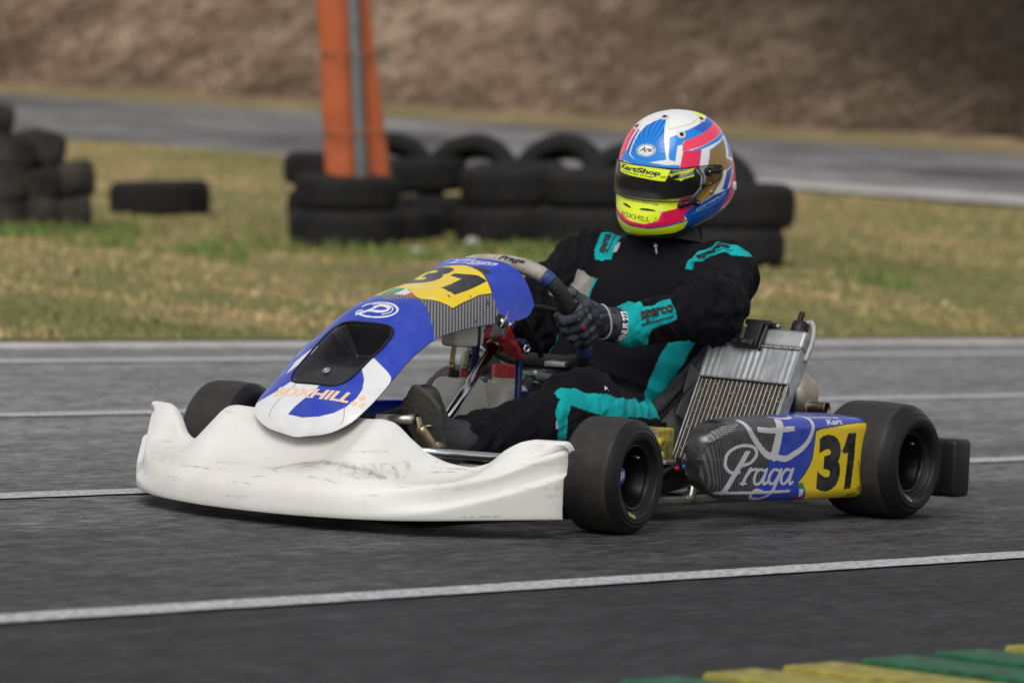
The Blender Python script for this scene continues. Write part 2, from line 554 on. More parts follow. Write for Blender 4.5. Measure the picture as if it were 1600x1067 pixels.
# kerb with green and yellow slanting teeth along the near side of the track
M_KG = mat('green kerb paint', (0.010, 0.125, 0.045), 0.6, var=0.9, vscale=26, bump=0.35, bscale=120)
M_KY = mat('yellow kerb paint', (0.38, 0.325, 0.05), 0.6, var=0.75, vscale=26, bump=0.35, bscale=120)
M_KC = mat('dark kerb concrete', (0.06, 0.058, 0.05), 0.85, var=0.7, vscale=20, bump=0.5, bscale=60)
kerb = empty('kerb', KM @ Matrix.Translation((2.6, 2.06, 0)))
label(kerb, 'low kerb of green and yellow slanted blocks at the track edge', kind='structure')
KB = MB()
cols = {0: 'g', 1: 'g', 2: 'y', 3: 'y', 4: 'g', 5: 'g', 6: 'y', 7: 'y'}
kerb_me = {}
for c, m in (('g', M_KG), ('y', M_KY)):
    b = MB()     # one tooth: rises from its front edge to a step at its back
    w, l = 0.214, 0.62
    prof = [(0.0, -0.05), (0.0, 0.009), (-0.008, 0.012), (-0.085, 0.011), (-0.150, 0.010), (-0.185, 0.003), (-w, 0.001), (-w, -0.05)]
    v = []; n = len(prof)
    rows = [(0.0, 0.9), (0.006, 1.0), (l - 0.006, 1.0), (l, 0.9)]
    for (y, hz) in rows:
        for (x, z) in prof:
            v.append((x, y, z * hz if z > 0 else z))
    f = []
    for r_ in range(len(rows) - 1):
        for i in range(n - 1):
            a = r_ * n + i
            f.append((a, a + 1, a + 1 + n, a + n))
    f.append(tuple(range(n - 1, -1, -1))); f.append(tuple((len(rows) - 1) * n + i for i in range(n)))
    b.add(v, f)
    me = mesh(b.v, b.f, False)
    me.materials.append(m); me.materials.append(M_KC)
    for p in me.polygons:
        if p.normal.x > 0.6 or (p.center.x < -0.15 and p.normal.z > 0.3):
            p.material_index = 1
    kerb_me[c] = me
pos0 = Vector((0.02, 0, 0))
for i in range(-6, 14):
    c = cols[i % 8]
    o = obj('kerb_block', kerb_me[c], None, kerb)
    o.location = (-0.02 - 0.2165 * i, 0.055 + 0.0215 * i, 0.0)
    o.rotation_euler = (0, 0, R(-1.5 + 1.0 * ((i * 37) % 5 - 2) / 2))
# ------------------------------------------------------------------ grass blades and fallen leaves (uncountable)
nrs = np.random.RandomState(4)
def interp_height(P, X, Y):
    """height of a lofted sheet (rows of constant t) at x, y"""
    xs = P[0, :, 0]
    out = np.zeros(len(X)); ok = np.zeros(len(X), bool)
    j = np.clip(np.searchsorted(xs, X) - 1, 0, len(xs) - 2)
    f = (X - xs[j]) / (xs[j + 1] - xs[j])
    for i in range(len(P) - 1):
        y0 = P[i, j, 1] * (1 - f) + P[i, j + 1, 1] * f; y1 = P[i + 1, j, 1] * (1 - f) + P[i + 1, j + 1, 1] * f
        z0 = P[i, j, 2] * (1 - f) + P[i, j + 1, 2] * f; z1 = P[i + 1, j, 2] * (1 - f) + P[i + 1, j + 1, 2] * f
        k = (Y >= y0) & (Y < y1)
        t = np.where(y1 > y0, (Y - y0) / np.maximum(y1 - y0, 1e-9), 0)
        out = np.where(k, z0 + (z1 - z0) * t, out); ok |= k
    return out, ok

M_BLADE = mat('grass blades', rough=0.8, spec=0.2, attr='paint')
def blades(name, X, Y, Z, H, colr, lab, wid=0.006, lean=0.5):
    n = len(X)
    a = nrs.uniform(0, 6.283, n); ln_ = nrs.normal(0, lean, n) * H; la = nrs.uniform(0, 6.283, n)
    w = wid * nrs.uniform(0.6, 1.6, n)
    base = np.stack([X, Y, Z - 0.01], -1)
    side = np.stack([np.cos(a), np.sin(a), np.zeros(n)], -1) * w[:, None]
    top = base + np.stack([np.cos(la) * ln_, np.sin(la) * ln_, H], -1)
    mid = base + np.stack([np.cos(la) * ln_ * .35, np.sin(la) * ln_ * .35, H * .6], -1)
    V = np.stack([base - side, base + side, mid + side * .7, mid - side * .7, top], 1).reshape(-1, 3)
    me = bpy.data.meshes.new('m')
    k = np.arange(n)[:, None] * 5
    q = (k + np.array([0, 1, 2, 3])); t = (k + np.array([3, 2, 4]))
    me.vertices.add(len(V)); me.vertices.foreach_set('co', V.reshape(-1).astype(np.float32))
    lv = np.concatenate([q, t], 1).reshape(-1)
    me.loops.add(len(lv)); me.loops.foreach_set('vertex_index', lv.astype(np.int32))
    ls = (np.arange(n)[:, None] * 7 + np.array([0, 4])).reshape(-1)
    me.polygons.add(2 * n); me.polygons.foreach_set('loop_start', ls.astype(np.int32))
    me.update(calc_edges=True)
    set_paint(me, np.repeat(colr, 5, axis=0))
    o = obj(name, me, M_BLADE)
    label(o, lab, kind='stuff')
    return o

def nzv(X, Y, sc, seed):
    return np.array([noise.noise(Vector((x * sc, y * sc, seed))) for x, y in zip(X, Y)])

def turf(n, ylo, yhi, seed):
    X = nrs.uniform(-7.5, 7.0, n)
    Y = ylo + (yhi - ylo) * nrs.rand(n)
    Z, ok = interp_height(grass_P, X, Y)
    # keep what the camera could see from about here
    ok &= np.abs(X) < 0.20 * Y
    X, Y, Z = X[ok], Y[ok], Z[ok]
    g = nzv(X * 0.7, Y * 0.45, 0.9, seed) + 0.35 * nzv(X, Y, 3.0, seed + 3)
    return X, Y, Z, g
X, Y, Z, g = turf(170000, 13.5, 42, 11)
edge_y = L_edge(X)[0]
near_edge = np.exp(-np.maximum(Y - edge_y, 0) / 1.1)
ty = L_tyre(X)[0]
by_tyre = np.exp(-((Y - ty + 0.2) / 0.9) ** 2)
green = np.clip(0.22 + 1.25 * g + 0.40 * near_edge + 0.12 * by_tyre, 0, 1)
H = (0.016 + 0.022 * nrs.rand(len(X)) + 0.015 * by_tyre * nrs.rand(len(X)) + 0.012 * near_edge)
c1 = np.array((0.195, 0.205, 0.072)); c2 = np.array((0.54, 0.395, 0.195))
colr = c1 * green[:, None] + c2 * (1 - green[:, None])
colr *= nrs.uniform(0.6, 1.3, (len(X), 1))
keep = nrs.rand(len(X)) < np.clip(0.55 + 1.2 * (nzv(X, Y, 0.8, 31) + 0.3), 0.05, 1)
keep |= near_edge > 0.5
blades('grass', X[keep], Y[keep], Z[keep], H[keep], colr[keep], 'short dry and green grass blades covering the infield', 0.007)
# taller green tufts round the tyres
cx = [(-3.0, 26.2), (-2.62, 26.4), (-2.25, 26.9), (-1.35, 26.6), (-0.9, 26.3), (-0.35, 26.1), (0.1, 25.6), (0.45, 25.4), (0.75, 25.2), (-0.1, 26.0), (0.3, 24.9), (-2.2, 25.5), (-1.6, 25.1), (-2.75, 26.8), (0.62, 24.7), (1.9, 24.4), (-3.3, 25.7), (-0.55, 25.6)]
px, py = [], []
for (x, y) in cx:
    k = 110 + int(80 * nrs.rand())
    px.append(nrs.normal(x, 0.13, k)); py.append(nrs.normal(y, 0.28, k))
X, Y = np.concatenate(px), np.concatenate(py)
Z, ok = interp_height(grass_P, X, Y)
X, Y, Z = X[ok], Y[ok], Z[ok]
gr = nrs.uniform(0, 1, (len(X), 1))
colr = np.array((0.13, 0.19, 0.05)) * (0.5 + gr) + np.array((0.05, 0.03, 0.01)) * (1 - gr)
blades('grass_tufts', X, Y, Z, nrs.uniform(0.03, 0.11, len(X)), colr, 'taller green grass tufts growing round the tyres', 0.007, 0.35)

# leaves, twigs and clods on the bank
n = 32000
X = nrs.uniform(-14, 14, n)
yb = L_rf(X)[0] + 1.25
Y = yb + (nrs.rand(n) ** 1.6) * 9.0
Z, ok = interp_height(hill_P, X, Y)
X, Y, Z = X[ok], Y[ok], Z[ok]
n = len(X)
s = nrs.uniform(0.015, 0.05, n)
q = nrs.normal(0, 1, (n, 3, 3))
u = q[:, 0]; u /= np.linalg.norm(u, axis=1)[:, None]
w = np.cross(u, q[:, 1]); w /= np.linalg.norm(w, axis=1)[:, None]
c = np.stack([X, Y, Z + nrs.uniform(0, 0.06, n)], -1)
V = np.stack([c - u * s[:, None], c + w * s[:, None] * 0.55, c + u * s[:, None], c - w * s[:, None] * 0.55], 1).reshape(-1, 3)
me = mesh(V, np.arange(4 * n).reshape(-1, 4), False)
pal = np.array([(0.23, 0.155, 0.10), (0.16, 0.105, 0.068), (0.09, 0.06, 0.04), (0.34, 0.25, 0.18), (0.20, 0.14, 0.09), (0.14, 0.11, 0.06)])
cl = pal[nrs.randint(0, len(pal), n)] * nrs.uniform(0.7, 1.15, (n, 1)) * (1 - .85 * np.clip((X + 1.2 * Z - 2.8) / 4.2, 0, 1))[:, None]  # leaves darkened like the bank, shade painted into their colour
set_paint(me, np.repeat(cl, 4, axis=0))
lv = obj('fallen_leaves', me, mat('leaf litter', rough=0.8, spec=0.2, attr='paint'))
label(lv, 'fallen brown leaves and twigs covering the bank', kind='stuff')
# ------------------------------------------------------------------ old tyres on the grass
M_OLD = mat('old tyre rubber', (0.011, 0.011, 0.012), 0.75, var=0.8, vscale=9, bump=0.3, bscale=40, col2=(0.020, 0.018, 0.017), spec=0.2)
M_OLDG = mat('dusty tyre rubber', (0.017, 0.016, 0.016), 0.8, var=1.0, vscale=6, bump=0.3, bscale=40, col2=(0.055, 0.046, 0.038), spec=0.2)
def tyre_mesh(r, w, hole, tread=0, seg=48, sag=0.0, rnd=0):
    h = w / 2; s = r - hole
    prof = [(hole, -h * 0.62), (hole + 0.01, -h * 0.80), (hole + s * 0.35, -h * 0.98), (hole + s * 0.6, -h * 1.0), (hole + s * 0.85, -h * 0.86),
            (r - 0.012, -h * 0.74), (r - 0.002, -h * 0.60), (r, -h * 0.3), (r, h * 0.3), (r - 0.002, h * 0.60), (r - 0.012, h * 0.74),
            (hole + s * 0.85, h * 0.86), (hole + s * 0.6, h * 1.0), (hole + s * 0.35, h * 0.98), (hole + 0.01, h * 0.80), (hole, h * 0.62),
            (hole + 0.012, h * 0.5), (r - 0.03, h * 0.45), (r - 0.025, 0), (r - 0.03, -h * 0.45), (hole + 0.012, -h * 0.5), (hole, -h * 0.62)]
    b = MB().lathe(prof, (0, 0, 0), (0, 0, 1), seg)
    if tread:                                  # tread grooves all round
        n = len(prof)
        v = [list(q) for q in b.v]
        for k in range(seg):
            if k % 2 == 0:
                for i in (6, 7, 8, 9):
                    x = v[i * seg + k]; f = (r - 0.010) / math.hypot(x[0], x[1]); x[0] *= f; x[1] *= f
        b.v = [tuple(q) for q in v]
    rr = random.Random(rnd)
    ph = [rr.uniform(0, 6.28) for _ in range(3)]
    def wob(q):
        a = math.atan2(q[1], q[0])
        f = 1 + 0.018 * math.sin(2 * a + ph[0]) + 0.010 * math.sin(3 * a + ph[1])
        return (q[0] * f, q[1] * f, q[2] + sag * math.cos(a + ph[2]))
    b.v = [wob(q) for q in b.v]
    return mesh(b.v, b.f, True)
CARM = [tyre_mesh(0.305, 0.20, 0.185, 1, 72, 0.006, i) for i in range(4)]
WIDM = [tyre_mesh(0.315, 0.235, 0.19, 1, 72, 0.008, 7 + i) for i in range(2)]
KRTM = [tyre_mesh(0.138, 0.20, 0.066, 0, 40, 0.010, 20 + i) for i in range(4)]
for m_ in CARM + WIDM: m_.materials.append(M_OLD)
for m_ in KRTM: m_.materials.append(M_OLDG)
def hgt(x, y):
    z, ok = interp_height(grass_P, np.array([x]), np.array([y]))
    return float(z[0])
G_ROW = 'old car tyres stacked as a barrier on the grass'
G_PILE = 'small kart tyres heaped at the left of the grass'
def tyre(name, me, x, y, dz, lab, group, tilt=(0, 0, 0), absz=None):
    o = obj(name, me)
    o.location = (x, y, absz if absz is not None else hgt(x, y) + dz)
    o.rotation_euler = tilt
    label(o, lab, 'tyre', group)
    return o
def wpx(px, d):                         # metres across for a column of the view at a distance
    return (px - 800) / 7460 * d
# under the orange post
zb = hgt(wpx(540, 27.2), 27.2)
tyre('car_tyre', WIDM[0], wpx(538, 27.2), 27.2, 0.095, 'black tyre at the bottom of the stack under the orange padded post', G_ROW, (0.0, -0.01, 0.3))
tyre('car_tyre', CARM[1], wpx(541, 27.25), 27.25, 0.305, 'black tyre on top of the stack at the foot of the orange padded post', G_ROW, (0.01, 0.0, 1.2))
tyre('car_tyre', CARM[2], wpx(612, 27.9), 27.9, 0.075, 'low tyre half hidden behind the right side of the orange post stack', G_ROW, (0.0, 0.03, 2))
tyre('car_tyre', CARM[3], wpx(520, 29.6), 29.6, 0.33, 'tyre showing behind the left side of the orange post stack', G_ROW, (0.0, 0.05, 0.5))
tyre('car_tyre', CARM[0], wpx(524, 29.6), 29.6, 0.11, 'lower tyre hidden behind the left side of the orange post stack', G_ROW, (0.0, 0.0, 0.9))
# row to the right
def stack(px, d, n, labs, mes, dz0=0.09, step=0.205):
    for k in range(n):
        tyre('car_tyre', mes[k % len(mes)], wpx(px + (13 * (k % 2) - 6) * (1 if int(px) % 4 else -1), d), d + .1 * (k % 2), dz0 + step * k, labs[k], G_ROW, (0.035 * k * (1 if int(px) % 4 else -1), 0.05 * k * (1 if int(px) % 3 else -1), 0.7 * k + px))
stack(660, 28.9, 2, ['lower tyre of the stack next right of the orange post', 'upper tyre of the stack next right of the orange post'], [CARM[0], CARM[1]], 0.12, 0.215)
stack(798, 27.4, 2, ['lower tyre of the middle stack in the barrier row', 'upper tyre of the middle stack in the barrier row'], [CARM[2], WIDM[1]], 0.10, 0.215)
stack(930, 26.4, 2, ['lower tyre of the stack just left of the helmet', 'upper tyre of the stack just left of the helmet'], [WIDM[0], CARM[0]], 0.105, 0.225)
stack(1142, 24.9, 2, ['lower tyre of the stack right of the helmet', 'upper tyre of the stack right of the helmet'], [CARM[3], WIDM[1]], 0.09, 0.21)
stack(1045, 26.3, 2, ['lower tyre of the stack hidden behind the helmet', 'upper tyre of the stack hidden behind the helmet'], [CARM[1], CARM[2]], 0.1, 0.21)
# tyres leaning upright behind the row
def upright(px, py, d, yaw, lab, lean=0.25, me=0):
    s = d / 7460
    x = (px - 800) * s
    zc = 0.916 + (176 - py) * s
    m = Matrix.Rotation(yaw, 4, 'Z') @ Matrix.Rotation(R(90) - lean, 4, 'X')
    o = obj('car_tyre', CARM[me])
    o.matrix_world = Matrix.Translation((x, d, zc)) @ m
    label(o, lab, 'tyre', G_ROW)
upright(610, 283, 29.8, 0.2, 'upright tyre leaning behind the right edge of the orange post', 0.3, 0)
upright(735, 285, 28.9, -0.35, 'upright tyre arching over the gap right of the orange post', 0.42, 1)
upright(872, 287, 27.9, -0.45, 'upright tyre arching over the barrier left of the helmet', 0.42, 2)
upright(985, 300, 27.2, -0.3, 'upright tyre behind the barrier close to the visor', 0.5, 3)
upright(1100, 312, 26.4, -0.5, 'upright tyre just right of the helmet', 0.3, 1)
# one tyre lying alone
o_ = tyre('car_tyre', WIDM[1], wpx(250, 29.6), 29.6, 0.085, 'single tyre lying alone in the grass between the heap and the post', 'tyre lying alone', (0.0, 0.02, 1.0))
# heap of small tyres: px, py of its middle, distance, tilt
heap = [(-42, 0, 0), (6, 0, 0), (56, 0, .1), (108, 0, .2), (30, 0, .34), (80, 0, .42),
        (-40, 1, .05), (4, 1, .0), (52, 1, .1), (112, 1, .25), (28, 1, .36), (78, 1, .42),
        (-36, 2, .1), (18, 2, .06), (66, 2, .24), (-8, 2, .40), (42, 2, .44), (-14, 3, .2), (-58, 3, .28)]      # column of the view, layer, depth
hl = ['small tyre on the ground at the left edge of the heap', 'small tyre on the ground at the near corner of the heap', 'small tyre on the ground under the centre of the heap', 'small tyre on the ground at the right foot of the heap',
      'small tyre on the ground hidden inside the heap', 'small tyre on the ground at the back of the heap',
      'small tyre in the second layer at the left edge of the heap', 'brownish small tyre in the second layer near the picture edge', 'dusty small tyre in the centre of the second layer of the heap', 'small tyre sticking out furthest to the right of the heap',
      'small tyre hidden inside the second layer', 'dark small tyre at the back of the second layer',
      'small tyre in the third layer below the peak at the left edge', 'dusty small tyre in the third layer beside the gap', 'small tyre at the right shoulder of the heap in the third layer', 'small tyre behind the third layer near the picture edge', 'small tyre behind the right shoulder of the heap',
      'small tyre at the very top of the heap', 'small tyre at the top of the heap outside the left edge']
for i, (px, lay, dd) in enumerate(heap):
    d = 27.35 + dd
    x = wpx(px, d)
    k = .10 if lay == 0 else .26
    tyre('kart_tyre', KRTM[i % 4], x, d, .095 + .182 * lay, hl[i], G_PILE, (rng.uniform(-k, k), rng.uniform(-k, k) + (.22 if i in (9, 14) else 0), rng.uniform(0, 6)))
# pale stones in the grass
M_STONE = mat('pale stone', (0.55, 0.53, 0.50), 0.8, var=0.6, vscale=20, bump=0.4, bscale=50)
def stone(px, py, d, r, lab, m=None):
    bm = bmesh.new(); bmesh.ops.create_icosphere(bm, subdivisions=3, radius=r)
    for v in bm.verts:
        v.co *= 1 + 0.25 * noise.noise(v.co * 14 + Vector((px, 0, 0))); v.co.z *= 0.8
    me = bpy.data.meshes.new('m'); bm.to_mesh(me); bm.free()
    o = obj('stone', me, m or M_STONE)
    x = wpx(px, d)
    o.location = (x, d, hgt(x, d) + r * 0.5)
    label(o, lab, 'stone')
stone(650, 396, 25.9, 0.042, 'small pale stone in the grass in front of the orange post stack')
stone(739, 324, 27.0, 0.042, 'pale stone in front of the gap in the tyre barrier')
stone(122, 452, 21.6, 0.022, 'dark little clod lying on the grass at the left', mat('dark clod', (.05, .04, .032), .9, bump=.4, bscale=40))

# ------------------------------------------------------------------ post with orange padding
M_PAD = mat('orange vinyl pad', (0.50, 0.105, 0.018), 0.5, var=0.5, vscale=4, bump=0.25, bscale=14, col2=(0.40, 0.08, 0.02))
M_GALV = mat('galvanised steel', (0.21, 0.225, 0.225), 0.5, 0.6, var=0.4, vscale=12)
M_STRAP = mat('faded strap', (0.34, 0.13, 0.06), 0.7)
PD = 27.5
def wq(px, py, d=PD):
    s = d / 7460
    return Vector(((px - 800) * s, d, 0.916 + (176 - py) * s))
post = empty('padded_post', Matrix.Translation(wq(556, 335)))
label(post, 'tall leaning post wrapped in orange padding with a grey steel upright, standing in stacked tyres', 'padded post')
pb = wq(556, 335)
def pad(x0t, x1t, x0b, x1b, dep, dy):
    n = 26; rows = []
    for i in range(n):
        t = i / (n - 1)
        py = -260 + (300 + 260) * t
        xa = x0b + (x0t - x0b) * (280 - py) / 280; xb = x1b + (x1t - x1b) * (280 - py) / 280
        c = wq((xa + xb) / 2, py); hw = (xb - xa) / 2 * PD / 7460
        pinch = 1 - 0.10 * math.exp(-((py - 85) / 14) ** 2) - 0.08 * math.exp(-((py - 206) / 12) ** 2)
        row = []
        for k in range(20):
            a = 2 * math.pi * k / 20
            ca, sa = math.cos(a), math.sin(a)
            e = 0.55
            wv = 1 + 0.05 * noise.noise(Vector((a * 1.3, py * 0.02, x0t)))
            row.append(Vector((c.x + hw * pinch * wv * math.copysign(abs(ca) ** e, ca), c.y + dy + dep * wv * pinch * math.copysign(abs(sa) ** e, sa), c.z)) - pb)
        rows.append(row)
    b = MB(); v = [p for r_ in rows for p in r_]; f = []
    for i in range(n - 1):
        for k in range(20):
            a = i * 20 + k; q = i * 20 + (k + 1) % 20
            f.append((a, q, q + 20, a + 20))
    f.append(tuple(range(20))); b.add(v, f)
    b.build('pad', M_PAD, post)
pad(495, 551, 508, 560, 0.075, 0.03)
pad(560, 577, 566, 610, 0.075, 0.09)
b = MB()
t_, q_ = wq(535, -260) - pb, wq(566, 300) - pb
a_, c_ = wq(545, -260, PD) - pb, wq(566, 300) - pb
dv = (t_ - q_)
for sgn in (0,):
    b.tube([q_ + Vector((0, -0.075, 0)), wq(553, 0) - pb + Vector((0, -0.075, 0)), wq(541, -260) - pb + Vector((0, -0.075, 0))], [0.040, 0.036, 0.034], 6)
b.build('steel_post', M_GALV, post, False)
for py in (83, 207):
    b = MB(); c = wq(540 if py == 83 else 552, py) - pb
    w = 0.150 if py == 83 else 0.165
    pts = [Vector((c.x + w * math.cos(a), c.y + 0.02 + 0.135 * math.sin(a), c.z)) for a in np.linspace(0, 2 * math.pi, 25)]
    b.tube(pts, 0.008, 6, False); b.build('strap', M_STRAP, post)
# ------------------------------------------------------------------ the kart (built in its own frame)
kart = empty('go_kart', KM)
label(kart, 'blue, white and yellow racing kart number 31 driving on the track', 'go-kart')

M_BUMP = None
def bumper_mat():
    m = bpy.data.materials.new('scuffed white plastic'); m.use_nodes = True
    nt = m.node_tree; b = nt.nodes['Principled BSDF']
    tc = nt.nodes.new('ShaderNodeTexCoord')
    def nz(sc, det, stretch=(1, 1, 1), rough=0.6):
        mp = nt.nodes.new('ShaderNodeMapping'); mp.inputs['Scale'].default_value = stretch
        nt.links.new(tc.outputs['Object'], mp.inputs['Vector'])
        n = nt.nodes.new('ShaderNodeTexNoise'); n.inputs['Scale'].default_value = sc; n.inputs['Detail'].default_value = det
        n.inputs['Roughness'].default_value = rough
        nt.links.new(mp.outputs[0], n.inputs['Vector']); return n.outputs['Fac']
    def mixc(fac, A, B):
        x = nt.nodes.new('ShaderNodeMix'); x.data_type = 'RGBA'
        nt.links.new(fac, x.inputs['Factor'])
        if isinstance(A, tuple): x.inputs['A'].default_value = (*A, 1)
        else: nt.links.new(A, x.inputs['A'])
        x.inputs['B'].default_value = (*B, 1)
        return x.outputs['Result']
    def rng_(v, a, c, hi=1.0):
        r = nt.nodes.new('ShaderNodeMapRange'); r.inputs['From Min'].default_value = a; r.inputs['From Max'].default_value = c
        r.inputs['To Max'].default_value = hi
        nt.links.new(v, r.inputs['Value']); return r.outputs[0]
    def mul(a, c):
        x = nt.nodes.new('ShaderNodeMath'); x.operation = 'MULTIPLY'
        nt.links.new(a, x.inputs[0]); nt.links.new(c, x.inputs[1]); return x.outputs[0]
    base = mixc(rng_(nz(5, 6), 0.42, 0.72, 0.55), (0.73, 0.72, 0.69), (0.62, 0.575, 0.49))
    base = mixc(rng_(nz(22, 8, rough=0.75), 0.60, 0.74, 0.55), base, (0.40, 0.33, 0.26))
    base = mixc(mul(rng_(nz(16, 8, (0.5, 0.35, 6), 0.8), 0.60, 0.70, 0.75), rng_(nz(4, 3), 0.46, 0.60)), base, (0.13, 0.11, 0.10))
    at = nt.nodes.new('ShaderNodeAttribute'); at.attribute_name = 'scuff'
    sp = nt.nodes.new('ShaderNodeSeparateColor'); nt.links.new(at.outputs['Color'], sp.inputs[0])
    sc = mul(sp.outputs[0], rng_(nz(34, 8, (1, 1, 2.2), 0.85), 0.40, 0.62, 0.9))
    base = mixc(sc, base, (0.10, 0.088, 0.08))
    base = mixc(mul(sp.outputs[1], rng_(nz(45, 6, (1, 1, 1), 0.8), 0.40, 0.60, 0.9)), base, (0.11, 0.10, 0.09))
    nt.links.new(base, b.inputs['Base Color'])
    b.inputs['Roughness'].default_value = 0.42
    b.inputs['Subsurface Weight'].default_value = 0.0
    bp = nt.nodes.new('ShaderNodeBump'); bp.inputs['Strength'].default_value = 0.05; bp.inputs['Distance'].default_value = 0.01
    nt.links.new(nz(9, 7), bp.inputs['Height']); nt.links.new(bp.outputs[0], b.inputs['Normal'])
    return m
M_BUMP = bumper_mat()

def pchip(xq, pts):
    """smooth curve through points that never overshoots them"""
    x = np.array([p[0] for p in pts], float); y = np.array([p[1] for p in pts], float)
    h = np.diff(x); d = np.diff(y) / h; m = np.zeros(len(x))
    for i in range(1, len(x) - 1):
        if d[i - 1] * d[i] > 0:
            w1, w2 = 2 * h[i] + h[i - 1], h[i] + 2 * h[i - 1]
            m[i] = (w1 + w2) / (w1 / d[i - 1] + w2 / d[i])
    m[-1] = d[-1]
    i = np.clip(np.searchsorted(x, xq) - 1, 0, len(x) - 2); t = (xq - x[i]) / h[i]
    return (2 * t ** 3 - 3 * t ** 2 + 1) * y[i] + (t ** 3 - 2 * t ** 2 + t) * h[i] * m[i] + (-2 * t ** 3 + 3 * t ** 2) * y[i + 1] + (t ** 3 - t ** 2) * h[i] * m[i + 1]
yq = np.concatenate([np.linspace(0, .572, 150), .572 + .010 * np.sin(np.linspace(.1, 1.57, 9))])
endx = np.concatenate([np.zeros(150), .012 * (1 - np.cos(np.linspace(.1, 1.57, 9)))])       # rounded end
xb = pchip(yq, [(0, .625), (.1, .622), (.2, .604), (.3, .568), (.4, .502), (.48, .410), (.54, .328), (.582, .268)]) - endx
zb = pchip(yq, [(0, .024), (.3, .028), (.5, .038), (.582, .042)])
zl = pchip(yq, [(0, .052), (.3, .053), (.4, .062), (.48, .086), (.54, .114), (.582, .137)])
pl_ = pchip(yq, [(0, .0005), (.28, .001), (.4, .006), (.48, .011), (.54, .014), (.582, .015)])
zc = pchip(yq, [(0, .100), (.2, .101), (.3, .101), (.4, .108), (.48, .132), (.54, .168), (.582, .190)])
dc = pchip(yq, [(0, .018), (.2, .019), (.3, .020), (.4, .020), (.48, .020), (.54, .018), (.582, .016)])
zt = pchip(yq, [(0, .229), (.15, .231), (.20, .235), (.225, .231), (.27, .196), (.31, .164), (.35, .148), (.385, .144), (.42, .154), (.46, .190), (.49, .207), (.515, .212), (.582, .212)])
xt = pchip(yq, [(0, .388), (.15, .398), (.2, .422), (.27, .405), (.33, .372), (.39, .338), (.45, .305), (.5, .280), (.582, .246)]) - endx
bowl = np.exp(-((yq - .37) / .085) ** 2)
hump = np.exp(-(yq / .24) ** 4) - 3.4 * np.exp(-(yq / .155) ** 4)
cn = np.exp(-(yq / .30) ** 4); wl = np.clip((yq - .24) / .18, 0, 1); wl = wl * wl * (3 - 2 * wl)
xl, xc = xb - .0015 + .0045 * wl, xb - dc
zt = zt - 1.6 * endx
def row(x, z, dy=0.0):
    return np.stack([x, yq + dy, z], -1)
lerp = lambda a_, b_, t: a_ + (b_ - a_) * t
inn = np.clip((yq - .50) / .06, 0, 1) * -.05
rows = [row(xb - .09, zb + .014, inn * 1.6), row(xb - .020, zb + .0015, inn * .8), row(xb - .004, zb + .002), row(xb + .0005, zb + .008), row(lerp(xb, xl, .5) + .0005, lerp(zb, zl, .5)),
        row(xl, zl - .008), row(xl - .001 * wl, zl - .003), row(xl - .004 * wl - pl_ * .35, zl + .001, -pl_ * .1), row(xl - .006 * wl - pl_ * .9, zl + .004, -pl_ * .35), row(xl - .007 * wl - pl_, zl + .010, -pl_ * .45),
        row(lerp(xl - .007 * wl - pl_, xc - pl_ * .6, .5) + .001 + .0035 * cn, lerp(zl + .010, zc, .5), -pl_ * .45), row(xc + .007 + .006 * cn - pl_ * .6, zc - .009 - .010 * cn, -pl_ * .4), row(xc + .003 - .003 * cn - pl_ * .6, zc - .001, -pl_ * .4),
        row(xc - .006 - .016 * cn - pl_ * .6, zc + .006 + .008 * cn, -pl_ * .4)]
x0_, z0_ = xc - .006 - .016 * cn - pl_ * .6, zc + .006 + .008 * cn
for t in (.2, .4, .6, .8, .95):
    k = 4 * t * (1 - t)
    rows.append(row(lerp(x0_, xt + .006, t) + .012 * k * hump - .003 * k * bowl, lerp(z0_, zt - .006, t) + .010 * k * hump - .008 * k * bowl, -pl_ * .35 * (1 - t)))
rows += [row(xt + .003, zt - .0015), row(xt - .003, zt), row(xt - .012, zt + .0005), row(xt - .018, zt - .004, inn * .3), row(xt - .022, zt - .02, inn), row(xt - .03, zt - .07, inn), row(xt - .05, zt * 0 + .06, inn)]
Rw = np.array(rows)
mir_b = Rw[:, ::-1, :][:, :-1, :].copy(); mir_b[:, :, 1] *= -1
full_b = np.concatenate([mir_b, Rw], 1)
Tr = np.concatenate([[0], np.cumsum(np.linalg.norm(np.diff(full_b, axis=0), axis=2).mean(1))])
tq = np.linspace(0, Tr[-1], 230)
BP = np.stack([np.stack([pchip(tq, list(zip(Tr, full_b[:, j, k]))) for k in range(3)], -1) for j in range(full_b.shape[1])], 1)
cw = np.exp(-(np.abs(full_b[0, :, 1]) / .36) ** 4)[None, :, None]       # the middle is softly rounded, the ends keep their creases
vw = (np.clip((tq - Tr[2]) / .01, 0, 1) * np.clip((Tr[-5] - tq) / .02, 0, 1))[1:-1, None, None]
for _ in range(110):
    BP[1:-1] += .45 * cw * vw * ((BP[:-2] + BP[2:]) / 2 - BP[1:-1])
bme = grid(BP, flip=True)
co = BP.reshape(-1, 3)
scuff = np.zeros((len(co), 3))
def blob(y, z, ry, rz, k):
    d = ((co[:, 1] - y) / ry) ** 2 + ((co[:, 2] - z) / rz) ** 2
    return k * np.exp(-d)
def streaky(y, z, ry, rz, k, fr):
    return blob(y, z, ry, rz, k) * (0.5 + 0.5 * np.sin(co[:, 1] * fr + 9 * np.sin(co[:, 2] * 30)))
